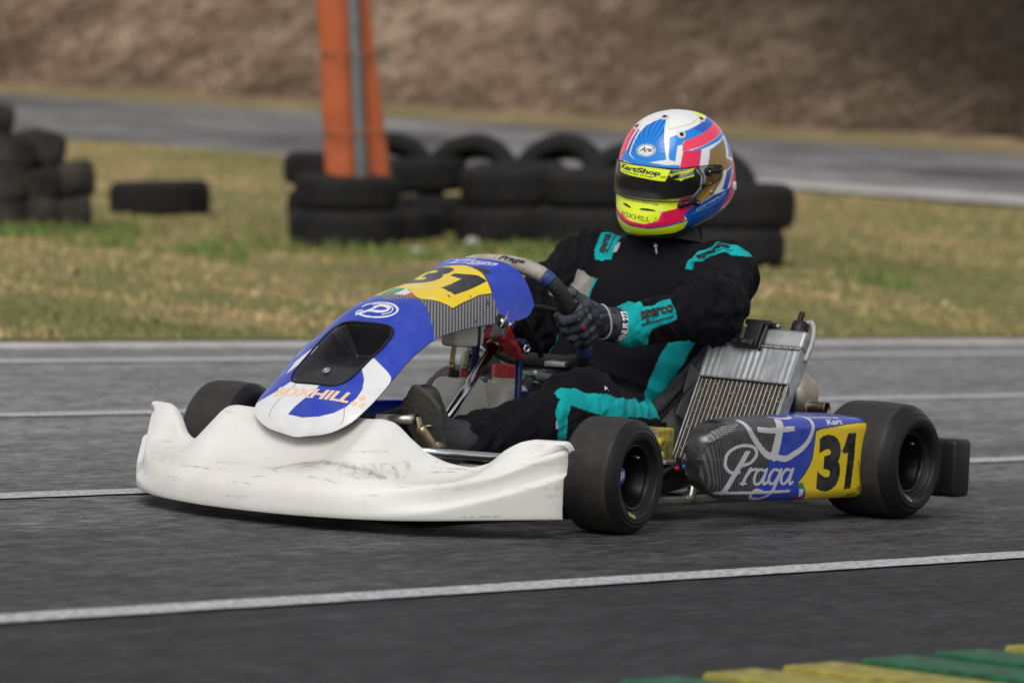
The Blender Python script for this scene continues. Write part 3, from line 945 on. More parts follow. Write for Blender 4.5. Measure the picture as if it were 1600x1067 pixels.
scuff[:, 0] = np.clip(blob(.17, .135, .09, .012, .30) + blob(.08, .128, .03, .007, .8) + blob(.25, .125, .04, .010, .7) + streaky(-.455, .075, .020, .028, 1.3, 700)
                      + blob(.42, .115, .05, .010, .35) + blob(.53, .20, .02, .012, .35) + blob(-.2, .05, .3, .012, .2) + blob(.33, .03, .25, .006, .4) + blob(-.30, .11, .1, .01, .3), 0, 1)
sr = random.Random(12)
ar_ = [(.02, .118), (.06, .131), (.12, .138), (.19, .139), (.25, .132), (.29, .118)]
marks = [(ar_, .0035, .75)]
for k in range(34):
    y0, z0 = sr.uniform(-.5, .55), sr.choice([sr.uniform(.04, .13), sr.uniform(.08, .2)])
    L_ = sr.uniform(.01, .09); dzs = sr.uniform(-.12, .12) * L_
    marks.append(([(y0, z0), (y0 + L_ * .5, z0 + dzs * .3 + .001), (y0 + L_, z0 + dzs)], sr.uniform(.0007, .0018), sr.uniform(.35, .9)))
for k in range(7):                              # black rubber marks where another kart touched
    y0 = -.475 + .008 * k; marks.append(([(y0, .095 - .002 * k), (y0 + .012, .050)], .0022, .9))
for k in range(6):
    y0 = .225 + .014 * k + sr.uniform(-.006, .006); marks.append(([(y0, .143 + sr.uniform(-.004, .004)), (y0 + sr.uniform(.01, .03), .124 - .002 * k)], sr.uniform(.001, .0024), sr.uniform(.4, .9)))
Pyz = co[:, 1:3]
for pts, w, g in marks:
    lo_, hi_b = np.min(pts, 0) - .01, np.max(pts, 0) + .01
    ix = np.where(np.all((Pyz > lo_) & (Pyz < hi_b), 1) & (co[:, 0] > .2))[0]
    if len(ix): scuff[ix, 1] = np.maximum(scuff[ix, 1], g * np.exp(-(seg_dist(Pyz[ix], pts) / w) ** 2))
set_paint(bme, scuff, 'scuff')
bumper = obj('front_bumper', bme, M_BUMP, kart)

# ---- wheels
M_TYRE = mat('slick tyre rubber', (0.028, 0.027, 0.026), 0.6, var=0.8, vscale=30, bump=0.12, bscale=160, spec=0.22, col2=(0.040, 0.038, 0.036))
M_SIDE = mat('tyre sidewall', (0.009, 0.009, 0.010), 0.46, bump=0.05, bscale=120, spec=0.3)
M_RIM = mat('black anodised rim', (0.012, 0.012, 0.013), 0.30, 0.6, rvar=0.1, vscale=20)
M_RIMLIP = mat('rim lip', (0.035, 0.035, 0.037), 0.33, 0.75)
M_DARK = mat('black plastic', (0.010, 0.010, 0.011), 0.45, bump=0.1, bscale=90, spec=0.3)
M_STEEL = mat('chromed steel', (0.62, 0.62, 0.63), 0.16, 1.0, rvar=0.08, vscale=14)
M_ALU = mat('worn aluminium', (0.42, 0.42, 0.42), 0.46, 0.85, var=0.5, vscale=25, bump=0.08, bscale=70, col2=(0.28, 0.28, 0.28))
M_GREY = mat('grey aluminium plate', (0.30, 0.30, 0.31), 0.45, 0.7, var=0.4, vscale=18)
M_BRASS = mat('worn bronze', (0.42, 0.34, 0.22), 0.38, 0.85, var=0.6, vscale=30)
M_YELMARK = mat('yellow tyre stamp', (0.42, 0.38, 0.18), 0.6, var=0.5, vscale=200)
M_BLUEHUB = mat('blue hub cap', (0.05, 0.13, 0.55), 0.4, 0.2)
M_WHITEPR = mat('white print', (0.78, 0.78, 0.78), 0.4)

def wheel(c, r, w, side, steer=0.0, lab=None, front=True):
    """side +1: outer face towards +Y"""
    e = bpy.data.objects.new('wheel', None); COL.objects.link(e); e.parent = kart
    e.location = c; e.rotation_euler = (0, 0, steer if side > 0 else steer + math.pi)
    if lab: e['label'] = lab
    h = w / 2; rim = 0.0715
    s = r - rim
    bulge = 0.020 if not front else 0.009
    prof = [(rim - .001, h * .80), (rim + .006, h * .90), (rim + .010, h * .955), (rim + s * .22, h * 1.0 + bulge * .4), (rim + s * .42, h * 1.0 + bulge * .6), (rim + s * .60, h + bulge * .4),
            (rim + s * .76, h * .975), (r - s * .14, h * .90), (r - s * .06, h * .82), (r - s * .018, h * .70), (r - .0006, h * .52), (r, h * .28), (r + .0005, 0)]
    dense_p = []
    P3 = catmull([(a, b_, 0) for a, b_ in prof], 4)
    pr = [(q.x, q.y) for q in P3]
    # two fine mould rings low on the sidewall
    out = []
    for (a, b_) in pr:
        out.append((a, b_))
    full = out + [(a, -b_) for a, b_ in reversed(out[:-1])]
    b = MB().lathe(full, (0, 0, 0), (0, 1, 0), 96)
    me = mesh(b.v, b.f)
    me.materials.append(M_TYRE); me.materials.append(M_SIDE)
    for p in me.polygons:
        cc = p.center
        if abs(cc.y) > h * .80: p.material_index = 1
    t = obj('tyre', me, None, e)
    for rr_ in (rim + s * .18, rim + s * .50, rim + s * .66):
        hh = float(np.interp(rr_, [a for a, _ in pr[:40]], [q for _, q in pr[:40]]))
        MB().lathe([(rr_ - .0025, hh - .0006), (rr_ - .001, hh + .0012), (rr_ + .001, hh + .0012), (rr_ + .0025, hh - .0006)], (0, 0, 0), (0, 1, 0), 96).build('mould_ring', M_SIDE, t)
    # rim: lip, deep well, hub face
    lip = h * .86
    rp = [(rim + .0015, lip - .012), (rim + .002, lip - .002), (rim - .001, lip + .0015), (rim - .0045, lip), (rim - .006, lip - .006), (rim - .007, lip - .014), (.056, lip - .026), (.053, lip - h * .75), (.050, lip - h * .9), (.040, lip - h * .98), (.0, lip - h * 1.0)]
    b = MB().lathe(rp, (0, 0, 0), (0, 1, 0), 64)
    b.lathe([(q[0], -q[1]) for q in rp[:9]] + [(0.0, -(lip - h * .9))], (0, 0, 0), (0, 1, 0), 64)
    rm = b.build('rim', M_RIM, e)
    MB().lathe([(rim - .0035, lip + .0005), (rim - .0015, lip + .0022), (rim + .001, lip + .0022), (rim + .0022, lip + .0002)], (0, 0, 0), (0, 1, 0), 72).build('rim_lip', M_RIMLIP, rm)
    hub_y = lip - h * 1.0
    b = MB().lathe([(0.021, hub_y), (0.021, hub_y + .030), (0.018, hub_y + .034), (0.0, hub_y + .035)], (0, 0, 0), (0, 1, 0), 32)
    hb = b.build('hub', M_BLUEHUB if front else M_RIM, e)
    if front:
        MB().box((0.004, hub_y + .036, 0), (.004, .002, .020)).box((-.005, hub_y + .036, 0.002), (.003, .002, .016)).build('hub_print', M_WHITEPR, hb, False)
    for k in range(3):
        a = k * 2.094 + 0.5
        MB().lathe([(0.006, 0), (0.006, .010), (0.0045, .012), (0, .012)], (0.035 * math.cos(a), hub_y + .002, 0.035 * math.sin(a)), (0, 1, 0), 6).build('wheel_nut', M_STEEL, e)
    a = 2.2
    MB().tube([(0.056 * math.cos(a), lip - .03, 0.056 * math.sin(a)), (0.050 * math.cos(a), lip - .006, 0.050 * math.sin(a))], 0.003, 8).build('valve', M_BRASS, e)
    # stamped yellow mark
    b = MB(); v = []; f = []
    for i in range(13):
        a = R(252 - 11 + 22 * i / 12) if front else R(250 - 13 + 22 * i / 12)
        for rr_ in (rim + s * .20, rim + s * .34):
            hh = float(np.interp(rr_, [q for q, _ in pr[:40]], [q for _, q in pr[:40]])) + .0012
            v.append((-rr_ * math.cos(a) * 1, hh, rr_ * math.sin(a)))
    for i in range(12):
        f.append((2 * i, 2 * i + 1, 2 * i + 3, 2 * i + 2))
    b.add(v, f); b.build('tyre_stamp', M_YELMARK, t)
    return e
ST = 0.073
wheel((0, .5345, .1285), .1285, .132, 1, ST, 'near front wheel with a blue hub cap', True)
wheel((0, -.5345, .1285), .1285, .132, -1, ST, 'far front wheel behind the white bumper', True)
wheel((-1.061, .592, .137), .137, .192, 1, 0, 'near rear wheel, wider than the front ones', False)
wheel((-1.061, -.592, .137), .137, .192, -1, 0, 'far rear wheel on the other side of the engine', False)

# ---- front fairing with its air scoop
FS = [(.458, .182), (.456, .203), (.447, .234), (.429, .266), (.402, .299), (.335, .348), (.272, .389), (.212, .431), (.150, .475), (.06, .503), (-.04, .525), (-.12, .551), (-.172, .568), (-.20, .577)]
FE = [(.457, .012, .1825), (.450, .085, .196), (.436, .130, .220), (.410, .147, .246), (.362, .152, .280), (.299, .152, .327), (.248, .152, .363), (.190, .152, .392), (.135, .152, .411), (.04, .154, .427), (-.06, .156, .437), (-.137, .157, .442), (-.190, .157, .453), (-.214, .156, .477)]
NU, NV = 640, 420
U = np.linspace(0, len(FS) - 1, NU)
S_ = cr_interp(U, np.array([(x, 0, z) for x, z in FS])); E_ = cr_interp(U, FE)
th = np.linspace(-1, 1, NV)
FN = np.interp(U, [0, 5, 8, 10, 13], [2.3, 2.1, 2.4, 2.9, 3.3]); FC = np.interp(U, [0, 3, 6, 9, 13], [.80, .72, .74, .90, .955])
def arcd(v, n, c):
    f = lambda t: 1 - (1 - (c * t) ** n) ** (1 / n)
    return f(np.abs(v)) / f(1.0)
# columns spread evenly along the arc; paint columns are counted on a rounder arc
vv = np.linspace(0, 1, 2000)
FP = np.zeros((NU, NV, 3)); FVP = np.zeros((NU, NV))
aa = vv * math.pi / 2
arc0 = np.stack([np.sin(aa) ** (2 / 2.9), 0.5 * (1 - np.cos(aa) ** (2 / 2.9))], -1)
L0 = np.concatenate([[0], np.cumsum(np.linalg.norm(np.diff(arc0, axis=0), axis=1))]); L0 /= L0[-1]
for i in range(NU):
    dd = arcd(vv, FN[i], FC[i])
    L = np.concatenate([[0], np.cumsum(np.hypot(np.diff(vv), np.diff(dd) * .5))]); L /= L[-1]
    y = np.interp(np.abs(th), L, vv); d = arcd(y, FN[i], FC[i])
    FP[i, :, 0] = S_[i, 0] + (E_[i, 0] - S_[i, 0]) * d
    FP[i, :, 1] = np.sign(th) * E_[i, 1] * y
    FP[i, :, 2] = S_[i, 2] + (E_[i, 2] - S_[i, 2]) * d
    FVP[i] = 0.5 + 0.5 * np.sign(th) * np.interp(y, arc0[:, 0], L0)
FU = np.linspace(0, 1, NU)[:, None].repeat(NV, 1)
dv_ = FVP - 0.5
sd_ = np.clip((np.abs(dv_) - .10) / .2, 0, 1)
hi_ = np.clip((FU - .5) / .12, 0, 1)
FUV = np.stack([FU - sd_ * (.006 + .014 * hi_), .5 + dv_ * (1 + .09 * sd_)], -1).reshape(-1, 2)
# ------------------------------------------------------------------ flat print: letters and marks as areas of a 2D sheet
_txt = {}
def text_tris(s, shear=0.0, bold=0.0):
    """triangles (n,3,2) of a line of text, scaled to height 1 of its capitals, left edge at 0"""
    k = (s, shear, bold)
    if k in _txt: return _txt[k]
    cu = bpy.data.curves.new('t', 'FONT'); cu.body = s; cu.shear = shear; cu.offset = bold; cu.resolution_u = 4
    o = bpy.data.objects.new('t', cu); COL.objects.link(o)
    dg = bpy.context.evaluated_depsgraph_get()
    me = bpy.data.meshes.new_from_object(o.evaluated_get(dg))
    v = np.array([q.co[:2] for q in me.vertices]); me.calc_loop_triangles()
    t = np.array([list(q.vertices) for q in me.loop_triangles])
    bpy.data.objects.remove(o); bpy.data.curves.remove(cu); bpy.data.meshes.remove(me)
    v = v - v.min(0); v = v / v[:, 1].max()
    _txt[k] = (v[t], v[:, 0].max())
    return _txt[k]

def in_tris(P, T):
    r = np.zeros(len(P), bool)
    lo, hi = T.reshape(-1, 2).min(0), T.reshape(-1, 2).max(0)
    cand = np.where(np.all((P >= lo) & (P <= hi), 1))[0]
    if len(cand) == 0: return r
    Q = P[cand]; rr = np.zeros(len(Q), bool)
    for a, b, c in T:
        m = (Q[:, 0] >= min(a[0], b[0], c[0])) & (Q[:, 0] <= max(a[0], b[0], c[0])) & (Q[:, 1] >= min(a[1], b[1], c[1])) & (Q[:, 1] <= max(a[1], b[1], c[1]))
        if not m.any(): continue
        q = Q[m]
        d1 = (b[0] - a[0]) * (q[:, 1] - a[1]) - (b[1] - a[1]) * (q[:, 0] - a[0])
        d2 = (c[0] - b[0]) * (q[:, 1] - b[1]) - (c[1] - b[1]) * (q[:, 0] - b[0])
        d3 = (a[0] - c[0]) * (q[:, 1] - c[1]) - (a[1] - c[1]) * (q[:, 0] - c[0])
        ok = ((d1 >= 0) & (d2 >= 0) & (d3 >= 0)) | ((d1 <= 0) & (d2 <= 0) & (d3 <= 0))
        rr[np.where(m)[0][ok]] = True
    r[cand] = rr
    return r

def affine(P, o, x, y):
    """coordinates of P in the frame with origin o, where x is (1,0) and y is (0,1)"""
    o, x, y = (np.array(q, float) for q in (o, x, y))
    A = np.stack([x - o, y - o], 1)
    return (P - o) @ np.linalg.inv(A).T

def m_text(P, o, x, y, s, shear=0.0, bold=0.0):
    T, w = text_tris(s, shear, bold)
    T = T / np.array([w, 1.0])
    return in_tris(affine(P, o, x, y), T)

def m_strokes(P, o, x, y, strokes, aspect):
    """strokes: [(points, width or (w0, w1))] in a box aspect x 1"""
    Q = affine(P, o, x, y) * np.array([aspect, 1.0])
    r = np.zeros(len(P), bool)
    near = np.all((Q > -0.3) & (Q < np.array([aspect + 0.3, 1.3])), 1)
    idx = np.where(near)[0]; q = Q[idx]; rr = np.zeros(len(q), bool)
    for pts, w in strokes:
        c = [(p.x, p.y) for p in catmull([(a, b, 0) for a, b in pts], 6)] if len(pts) > 2 else pts
        rr |= seg_dist(q, c) < w / 2
    r[idx] = rr
    return r

def norm_strokes(S, box):
    """pixel strokes (y down) -> box of height 1"""
    x0, y0, x1, y1 = box; h = y1 - y0
    return [([((a - x0) / h, (y1 - b) / h) for a, b in pts], w / h) for pts, w in S], (x1 - x0) / h
SCRIPT, SCR_ASP = norm_strokes([
    ([(472, 1018), (585, 800)], 27), ([(585, 800), (600, 792)], 12),
    ([(548, 905), (500, 905), (468, 865), (478, 805), (525, 768), (580, 757), (628, 770), (640, 808), (610, 850), (565, 868)], 17),
    ([(445, 1020), (640, 1018), (840, 1010)], 16),
    ([(572, 970), (590, 925), (612, 885)], 17), ([(592, 925), (615, 895), (645, 887)], 14), ([(560, 968), (590, 968)], 10),
    ([(690, 895), (660, 890), (638, 925), (640, 965), (665, 968), (690, 930), (703, 888)], 15), ([(703, 888), (688, 950), (698, 970), (720, 950)], 15),
    ([(775, 895), (745, 890), (722, 925), (724, 962), (748, 966), (772, 930), (787, 888)], 15), ([(787, 888), (762, 970), (735, 1025), (690, 1053), (640, 1050), (628, 1025), (650, 1003), (685, 1010)], 15),
    ([(840, 893), (815, 890), (792, 925), (794, 962), (815, 966), (838, 930), (855, 885)], 15), ([(855, 885), (840, 950), (845, 970), (858, 960)], 15),
], (443, 750, 860, 1060))
def arc(cx, cy, rx, ry, a0, a1, n=24):
    return [(cx + rx * math.cos(R(a0 + (a1 - a0) * i / n)), cy + ry * math.sin(R(a0 + (a1 - a0) * i / n))) for i in range(n + 1)]
EMBLEM = [(arc(1.0, .5, .92, .42, -150, 158), .085), (arc(.98, .52, .72, .30, -60, 120), .05),
          (arc(1.1, .56, .40, .17, -110, 110), .13), ([(.10, .22), (.62, .44), (1.0, .74)], .12), ([(.1, .22), (.02, .36), (.3, .45)], .07), ([(.55, .40), (1.15, .42)], .10), ([(.78, .66), (1.1, .74)], .10)]

C_BLUE, C_WHITE, C_YEL, C_BLACK = (0.014, 0.045, 0.42), (0.74, 0.74, 0.74), (0.84, 0.60, 0.010), (0.014, 0.014, 0.015)
C_CREAM, C_RED, C_GREEN, C_SILV = (0.82, 0.57, 0.38), (0.62, 0.03, 0.03), (0.02, 0.24, 0.07), (0.58, 0.58, 0.60)

def mir(pts, c=0.49):
    return [(u, 2 * c - v) for u, v in pts]
SCOOP = [(.5414, .3277), (.5326, .4027), (.5313, .5337), (.5369, .6374), (.5312, .6804), (.5045, .7165), (.4542, .7218), (.4004, .7113), (.3538, .7156), (.3203, .6987), (.3075, .6517), (.3061, .5672), (.3091, .4651), (.3222, .4001), (.3502, .3421), (.3794, .304), (.4306, .264), (.4775, .2569), (.5143, .2796), (.536, .3058)]
# symmetric outline of the scoop
SCOOP = [(.537, .43), (.537, .57), (.536, .655), (.524, .698), (.500, .718), (.45, .722), (.40, .712), (.352, .705), (.322, .68), (.307, .62), (.305, .50)]
SCOOP = SCOOP + mir(SCOOP[::-1][1:], .497)
P = FUV
colr = np.tile(np.array(C_BLUE), (len(P), 1))
def put(mask, c):
    colr[mask] = c
white_low = [(.41, .60), (.4138, .7324), (.3938, .8142), (.3631, .9532), (.345, 1.01), (-.1, 1.01), (-.1, -.1), (.20, -.1), (.235, .15), (.2619, .2358), (.2825, .2717), (.3115, .3306), (.3265, .3776), (.33, .45)]
put(inpoly(P, white_low), C_WHITE)
wedge = [(.3675, .728), (.367, .729), (.3409, .7906), (.31, .8312), (.2735, .8384), (.2202, .8163), (.1778, .7627), (.1473, .671), (.1327, .5381), (.1417, .4086), (.2656, .5328), (.3023, .5527), (.34, .60)]
put(inpoly(P, wedge), C_BLUE)
put(inpoly(P, [(.335, .19), (.3791, .165), (.4396, .2479), (.44, .30), (.3734, .2616), (.345, .215)]), C_WHITE)
put((seg_dist(P * [1, .35], [(.12, .20 * .35), (.2757, .3635 * .35), (.33, .40 * .35)]) < .0009) | (seg_dist(P * [1, .35], [(.3224, .6925 * .35), (.13, .905 * .35)]) < .0009), (.08, .08, .09))
# carbon print, number plate and flag
car_r = [(.672, .49), (.6413, .547), (.6557, .640), (.6237, .769), (.5946, .86), (.572, .95), (.56, 1.01), (.79, 1.01), (.7774, .9607), (.775, .9107), (.7896, .8346), (.80, .70), (.72, .49)]
carb = inpoly(P, car_r) | inpoly(P, mir(car_r)) | inpoly(P, [(.634, .44), (.634, .54), (.72, .55), (.72, .43)])
X3 = FP.reshape(-1, 3)
s_ = np.sin(2 * np.pi * (X3[:, 0] - 1.37 * np.abs(X3[:, 1]) - .06 * X3[:, 2]) / .0120)
t_ = np.clip(s_ * 1.4 + .45, 0, 1)
fine = 0.85 + 0.15 * np.sin(P[:, 1] * 420)
cc = np.array((.026, .026, .028)) + (np.array((.27, .27, .28)) - .026) * (t_ * fine)[:, None]
colr[carb] = cc[carb]
yel_r = [(.700, .49), (.688, .52), (.661, .624), (.6557, .659), (.6658, .7425), (.6688, .8375), (.7055, .824), (.7554, .813), (.7896, .8346), (.8166, .752), (.8428, .6765), (.8686, .586), (.882, .52), (.884, .49)]
yel = inpoly(P, yel_r + mir(yel_r[::-1]))
put(seg_dist(P * [1, .4], [(a, b * .4) for a, b in yel_r[1:-1]]) < .0028, C_BLACK)
put(yel, C_YEL)
fl = [(.703, .36), (.706, .42), (.700, .46), (.690, .505), (.661, .62), (.664, .55), (.668, .50), (.668, .45), (.664, .36)]
fm = inpoly(P, [(.705, .34), (.705, .43), (.691, .505), (.660, .62), (.664, .52), (.664, .34)])
put(fm & (P[:, 1] < .455), C_GREEN); put(fm & (P[:, 1] >= .455) & (P[:, 1] < .535), C_WHITE); put(fm & (P[:, 1] >= .535), C_RED)
put(m_text(P, (.738, .285), (.744, .50), (.858, .285), '3', 0, .05), C_BLACK)
one = [(.7299, .6253), (.7126, .7478), (.8166, .7522), (.8261, .6746), (.8195, .5284), (.8053, .5252), (.7945, .6222)]
put(inpoly(P, one), C_BLACK)
put(m_strokes(P, (.893, .36), (.903, .68), (.982, .35), SCRIPT, SCR_ASP), C_WHITE)
put(m_strokes(P, (.553, .36), (.557, .655), (.620, .33), EMBLEM, 2.0), C_WHITE)
put(inpoly(P, [(.882, .57), (.884, .62), (.872, .69), (.852, .715), (.846, .695), (.856, .64), (.868, .58)]), C_BLACK)
put(m_text(P, (.232, .228), (.239, .806), (.283, .232), 'BOXHILL', 0.15, .04) , C_CREAM)
for a, b in ((.2472, .8493), (.2766, .8716), (.2499, .9113)):
    put(((P[:, 0] - a) / .0125) ** 2 + ((P[:, 1] - b) / .024) ** 2 < 1, C_CREAM)
put(m_text(P, (.665, .665), (.667, .715), (.672, .665), 'KARTS', .2), C_WHITE)
# stone chips and scrapes on the plate
for (a, b, la, lb) in ((.775, .70, .004, .03), (.765, .715, .003, .035), (.79, .68, .003, .02), (.735, .80, .002, .02), (.70, .74, .002, .03), (.72, .69, .002, .02), (.76, .87, .003, .03), (.73, .92, .002, .025), (.70, .95, .0025, .02)):
    n_ = noise.noise(Vector((a * 90, b * 90, 0)))
    q = (P - (a, b)); put((np.abs(q[:, 0] + .25 * q[:, 1]) < la * (.4 + .6 * np.abs(np.sin(q[:, 1] * 300)))) & (np.abs(q[:, 1]) < lb / 2), (.03, .03, .03))

M_FAIR = mat('printed gloss fairing', rough=0.30, attr='paint', spec=0.4, coat=0.15, bump=0.03, bscale=25, var=.11, vscale=26, rvar=.12, detail=9)
M_FEDGE = mat('dark fairing edge', (.045, .045, .05), .5)
in_sc = inpoly(P, SCOOP)
F0 = FP.copy()
# normals of the sheet
du = np.gradient(F0, axis=0); dv = np.gradient(F0, axis=1)
NRM = np.cross(dv, du); NRM /= np.maximum(np.linalg.norm(NRM, axis=2), 1e-9)[..., None]
if NRM[NU // 2, NV // 2, 2] < 0: NRM = -NRM
n_, m_ = NU, NV
idx = np.arange(n_ * m_).reshape(n_, m_)
Fq = np.stack([idx[:-1, :-1], idx[:-1, 1:], idx[1:, 1:], idx[1:, :-1]], -1).reshape(-1, 4)
# cells are kept square-ish and outward facing
fin = in_sc[Fq].all(1)
def submesh(V, Fs, colv):
    used = np.unique(Fs); mp = -np.ones(len(V), int); mp[used] = np.arange(len(used))
    me = bpy.data.meshes.new('m')
    vv_ = V[used]; ff = mp[Fs]
    me.vertices.add(len(vv_)); me.vertices.foreach_set('co', vv_.reshape(-1).astype(np.float32))
    me.loops.add(ff.size); me.loops.foreach_set('vertex_index', ff.reshape(-1).astype(np.int32))
    me.polygons.add(len(ff)); me.polygons.foreach_set('loop_start', np.arange(0, ff.size, 4, dtype=np.int32))
    me.polygons.foreach_set('use_smooth', np.ones(len(ff), bool))
    me.update(calc_edges=True)
    l = me.uv_layers.new(name='UVMap'); l.data.foreach_set('uv', FUV[used][ff.reshape(-1)].reshape(-1).astype(np.float32))
    set_paint(me, colv[used])
    return me
V0 = F0.reshape(-1, 3)
fme = submesh(V0, Fq[~fin], colr)
fair = obj('front_fairing', fme, [M_FAIR, M_FEDGE], kart)
sm = fair.modifiers.new('thick', 'SOLIDIFY'); sm.thickness = 0.005; sm.offset = -1; sm.material_offset_rim = 1; sm.material_offset = 1
# scoop bowl
q = P[in_sc.nonzero()[0]]
dB = seg_dist(P * [1, .35], [(a, b * .35) for a, b in SCOOP + SCOOP[:1]])
ug = np.clip((P[:, 0] - .33) / (.537 - .33), 0, 1)
edge = np.clip(dB / .022, 0, 1); edge = edge * edge * (3 - 2 * edge)
dep = np.where(in_sc, edge * (.006 + .085 * ug ** 1.5), 0)
near_b = in_sc
VS = V0 - NRM.reshape(-1, 3) * (dep + .0015)[:, None]
sme = submesh(VS, Fq[in_sc[Fq].any(1)], np.tile(np.array((.02, .02, .022)), (len(P), 1)))
M_SCOOP = mat('black scoop plastic', (.016, .016, .018), .36, bump=.06, bscale=60, rvar=.1, vscale=30)
scoop = obj('air_scoop', sme, M_SCOOP, kart)
def fpt(u, v, off=0.0):
    i = min(max(u, 0), 1) * (NU - 1); j = float(np.interp(v, FVP[int(round(i))], np.arange(NV)))
    i0, j0 = int(min(i, NU - 2)), int(min(j, NV - 2)); a, b = i - i0, j - j0
    f = lambda G: (G[i0, j0] * (1 - a) * (1 - b) + G[i0 + 1, j0] * a * (1 - b) + G[i0 + 1, j0 + 1] * a * b + G[i0, j0 + 1] * (1 - a) * b)
    p, n = f(F0), f(NRM)
    return Vector(p) + Vector(n) * off, Vector(n).normalized()
ol = [fpt(a, b, .001)[0] for a, b in SCOOP]
MB().tube(ol + ol[:1], .0032, 8, False, 8).build('scoop_rim', M_DARK, scoop)
p, n = fpt(.3582, .50, -.006)
b = MB().lathe([(.0095, -.001), (.0095, .0015), (.0085, .0022), (.004, .0022), (.0035, .0006), (0, .0006)], p, n, 20)
b.build('scoop_screw', M_ALU, scoop)
# fastener with a split pin on the near flank and on the far flank
for v in (.9491, .034):
    p, n = fpt(.792, v, .0)
    t = MB().lathe([(.017, .0005), (.017, .003), (.015, .004), (0, .004)], p, n, 24).build('rubber_washer', M_DARK, kart)
    MB().lathe([(.007, .003), (.007, .008), (.004, .010), (.0, .010)], p, n, 16).tube([p + n * .012 + Vector((.016, 0, -.016)), p + n * .012, p + n * .013 + Vector((-.010, 0, .020))], .0018, 6).tube([p + n * .012 + Vector((.014, 0, -.005)), p + n * .014 + Vector((-.004, 0, .003)), p + n * .012 + Vector((-.018, 0, .010))], .0015, 6).build('fastener_pin', M_STEEL, t)
# ------------------------------------------------------------------ near side pod
def pod_grid(n=460, m=260):
    xs0 = np.array([-.258, -.2585, -.2605, -.266, -.276, -.293, -.322, -.37, -.46, -.60, -.75, -.88, -.938, -.957, -.960])
    # per station: outer y, z bottom, z top
    yo = np.array([.568, .575, .588, .600, .610, .617, .620, .621, .622, .623, .623, .622, .620, .617, .612])
    z0 = np.array([.150, .140, .126, .112, .098, .084, .073, .064, .058, .055, .052, .051, .050, .051, .054])
    z1 = np.array([.165, .178, .192, .206, .218, .229, .239, .245, .248, .248, .246, .242, .240, .239, .236])
    st = np.linspace(0, len(xs0) - 1, n)
    g = cr_interp(st, np.stack([xs0, yo, z0, z1], 1))
    # redistribute evenly along x
    L = np.concatenate([[0], np.cumsum(np.linalg.norm(np.diff(g, axis=0), axis=1))]); L /= L[-1]
    g = np.stack([np.interp(np.linspace(0, 1, n), L, g[:, k]) for k in range(4)], 1)
    P = np.zeros((n, m, 3))
    for i in range(n):
        x, y, a, b = g[i]
        h = b - a; r = min(.028, h * .42); yi = float(np.interp(-x, [.25, .45, .68, .76], [.560, .560, .556, .47]))
        w_ = y - r - yi
        sec = [(yi, a + .012), (y - r - .4 * w_, a + .004), (y - r, a)]
        sec += [(y - r + r * math.sin(t), a + r - r * math.cos(t)) for t in np.linspace(.2, 1.57, 8)]
        sec += [(y + .002, a + h * .5)]
        sec += [(y - r + r * math.cos(t), b - r + r * math.sin(t)) for t in np.linspace(0, 1.4, 8)]
        sec += [(y - r - .35 * w_, b + .002), (y - r - .7 * w_, b + .003), (yi, b + .002)]
        sec = np.array(sec)
        l = np.concatenate([[0], np.cumsum(np.linalg.norm(np.diff(sec, axis=0), axis=1))]); l /= l[-1]
        t = np.linspace(0, 1, m)
        P[i, :, 1] = np.interp(t, l, sec[:, 0]); P[i, :, 2] = np.interp(t, l, sec[:, 1]); P[i, :, 0] = x
        P[i, :, 0] += np.clip(.60 - P[i, :, 1], 0, .2) * .10 * np.clip((-.30 - x) / -.1, 0, 1)
    return P
PP = pod_grid()
# paint sheet: x along the pod (metres, rearwards), height up the face then over the top
PS = np.zeros(PP.shape[:2] + (2,))
PS[..., 0] = -PP[..., 0]
PS[..., 1] = PP[..., 2] + np.where(PP[..., 2] > .20, np.clip(.62 - PP[..., 1], 0, .3), 0) * (PP[..., 2] > PP[..., 2].mean(1, keepdims=True))
P = PS.reshape(-1, 2)
cp = np.tile(np.array(C_BLUE), (len(P), 1))
X_, Z_ = P[:, 0], P[:, 1]
# carbon print on the front half
wv = np.sin(2 * np.pi * (X_ * 1.0 + .28 * Z_) / .0115)
wt = np.sin(2 * np.pi * Z_ / .0065 + wv)
ct = np.clip(wv * 1.2 + .35, 0, 1) * (.75 + .25 * np.clip(wt, -1, 1))
ccp = np.array((.020, .020, .022)) + np.array((.085, .085, .09)) * ct[:, None]
car = inpoly(P, [(.2, -.1), (.435, -.1), (.453, .0667), (.462, .0904), (.4889, .1207), (.5176, .1558), (.5409, .1817), (.5535, .237), (.56, .42), (.2, .42)])
cp[car] = ccp[car]
pod_highlight = inpoly(P, [(.268, .20), (.2689, .231), (.2898, .238), (.3378, .2474), (.395, .249), (.36, .226), (.3296, .217), (.2849, .206)])
nose = inpoly(P, [(.1, -.1), (.30, -.1), (.298, .082), (.2756, .105), (.2653, .126), (.2634, .148), (.2655, .170), (.2721, .188), (.2953, .2038), (.3378, .2185), (.345, .235), (.345, .45), (.1, .45)])
cp[nose] = (.015, .015, .016)
cp[pod_highlight] = (np.array((.05, .05, .05)) + np.array((.40, .40, .41)) * np.clip(np.sin(2 * np.pi * Z_ / .0062) * 1.4 + .3, 0, 1)[:, None] * (.6 + .4 * np.clip(wv, -1, 1))[:, None])[pod_highlight]  # painted highlight along the top front edge, as paler carbon stripes
def putp(m, c): cp[m] = c
ye = [(.7148, .2145), (.735, .2185), (.82, .2235), (.93, .232), (.98, .235), (.98, -.1), (.70, -.1), (.694, .0554), (.685, .072), (.668, .0944), (.6467, .0971), (.672, .115), (.692, .135), (.7041, .1561), (.710, .185)]
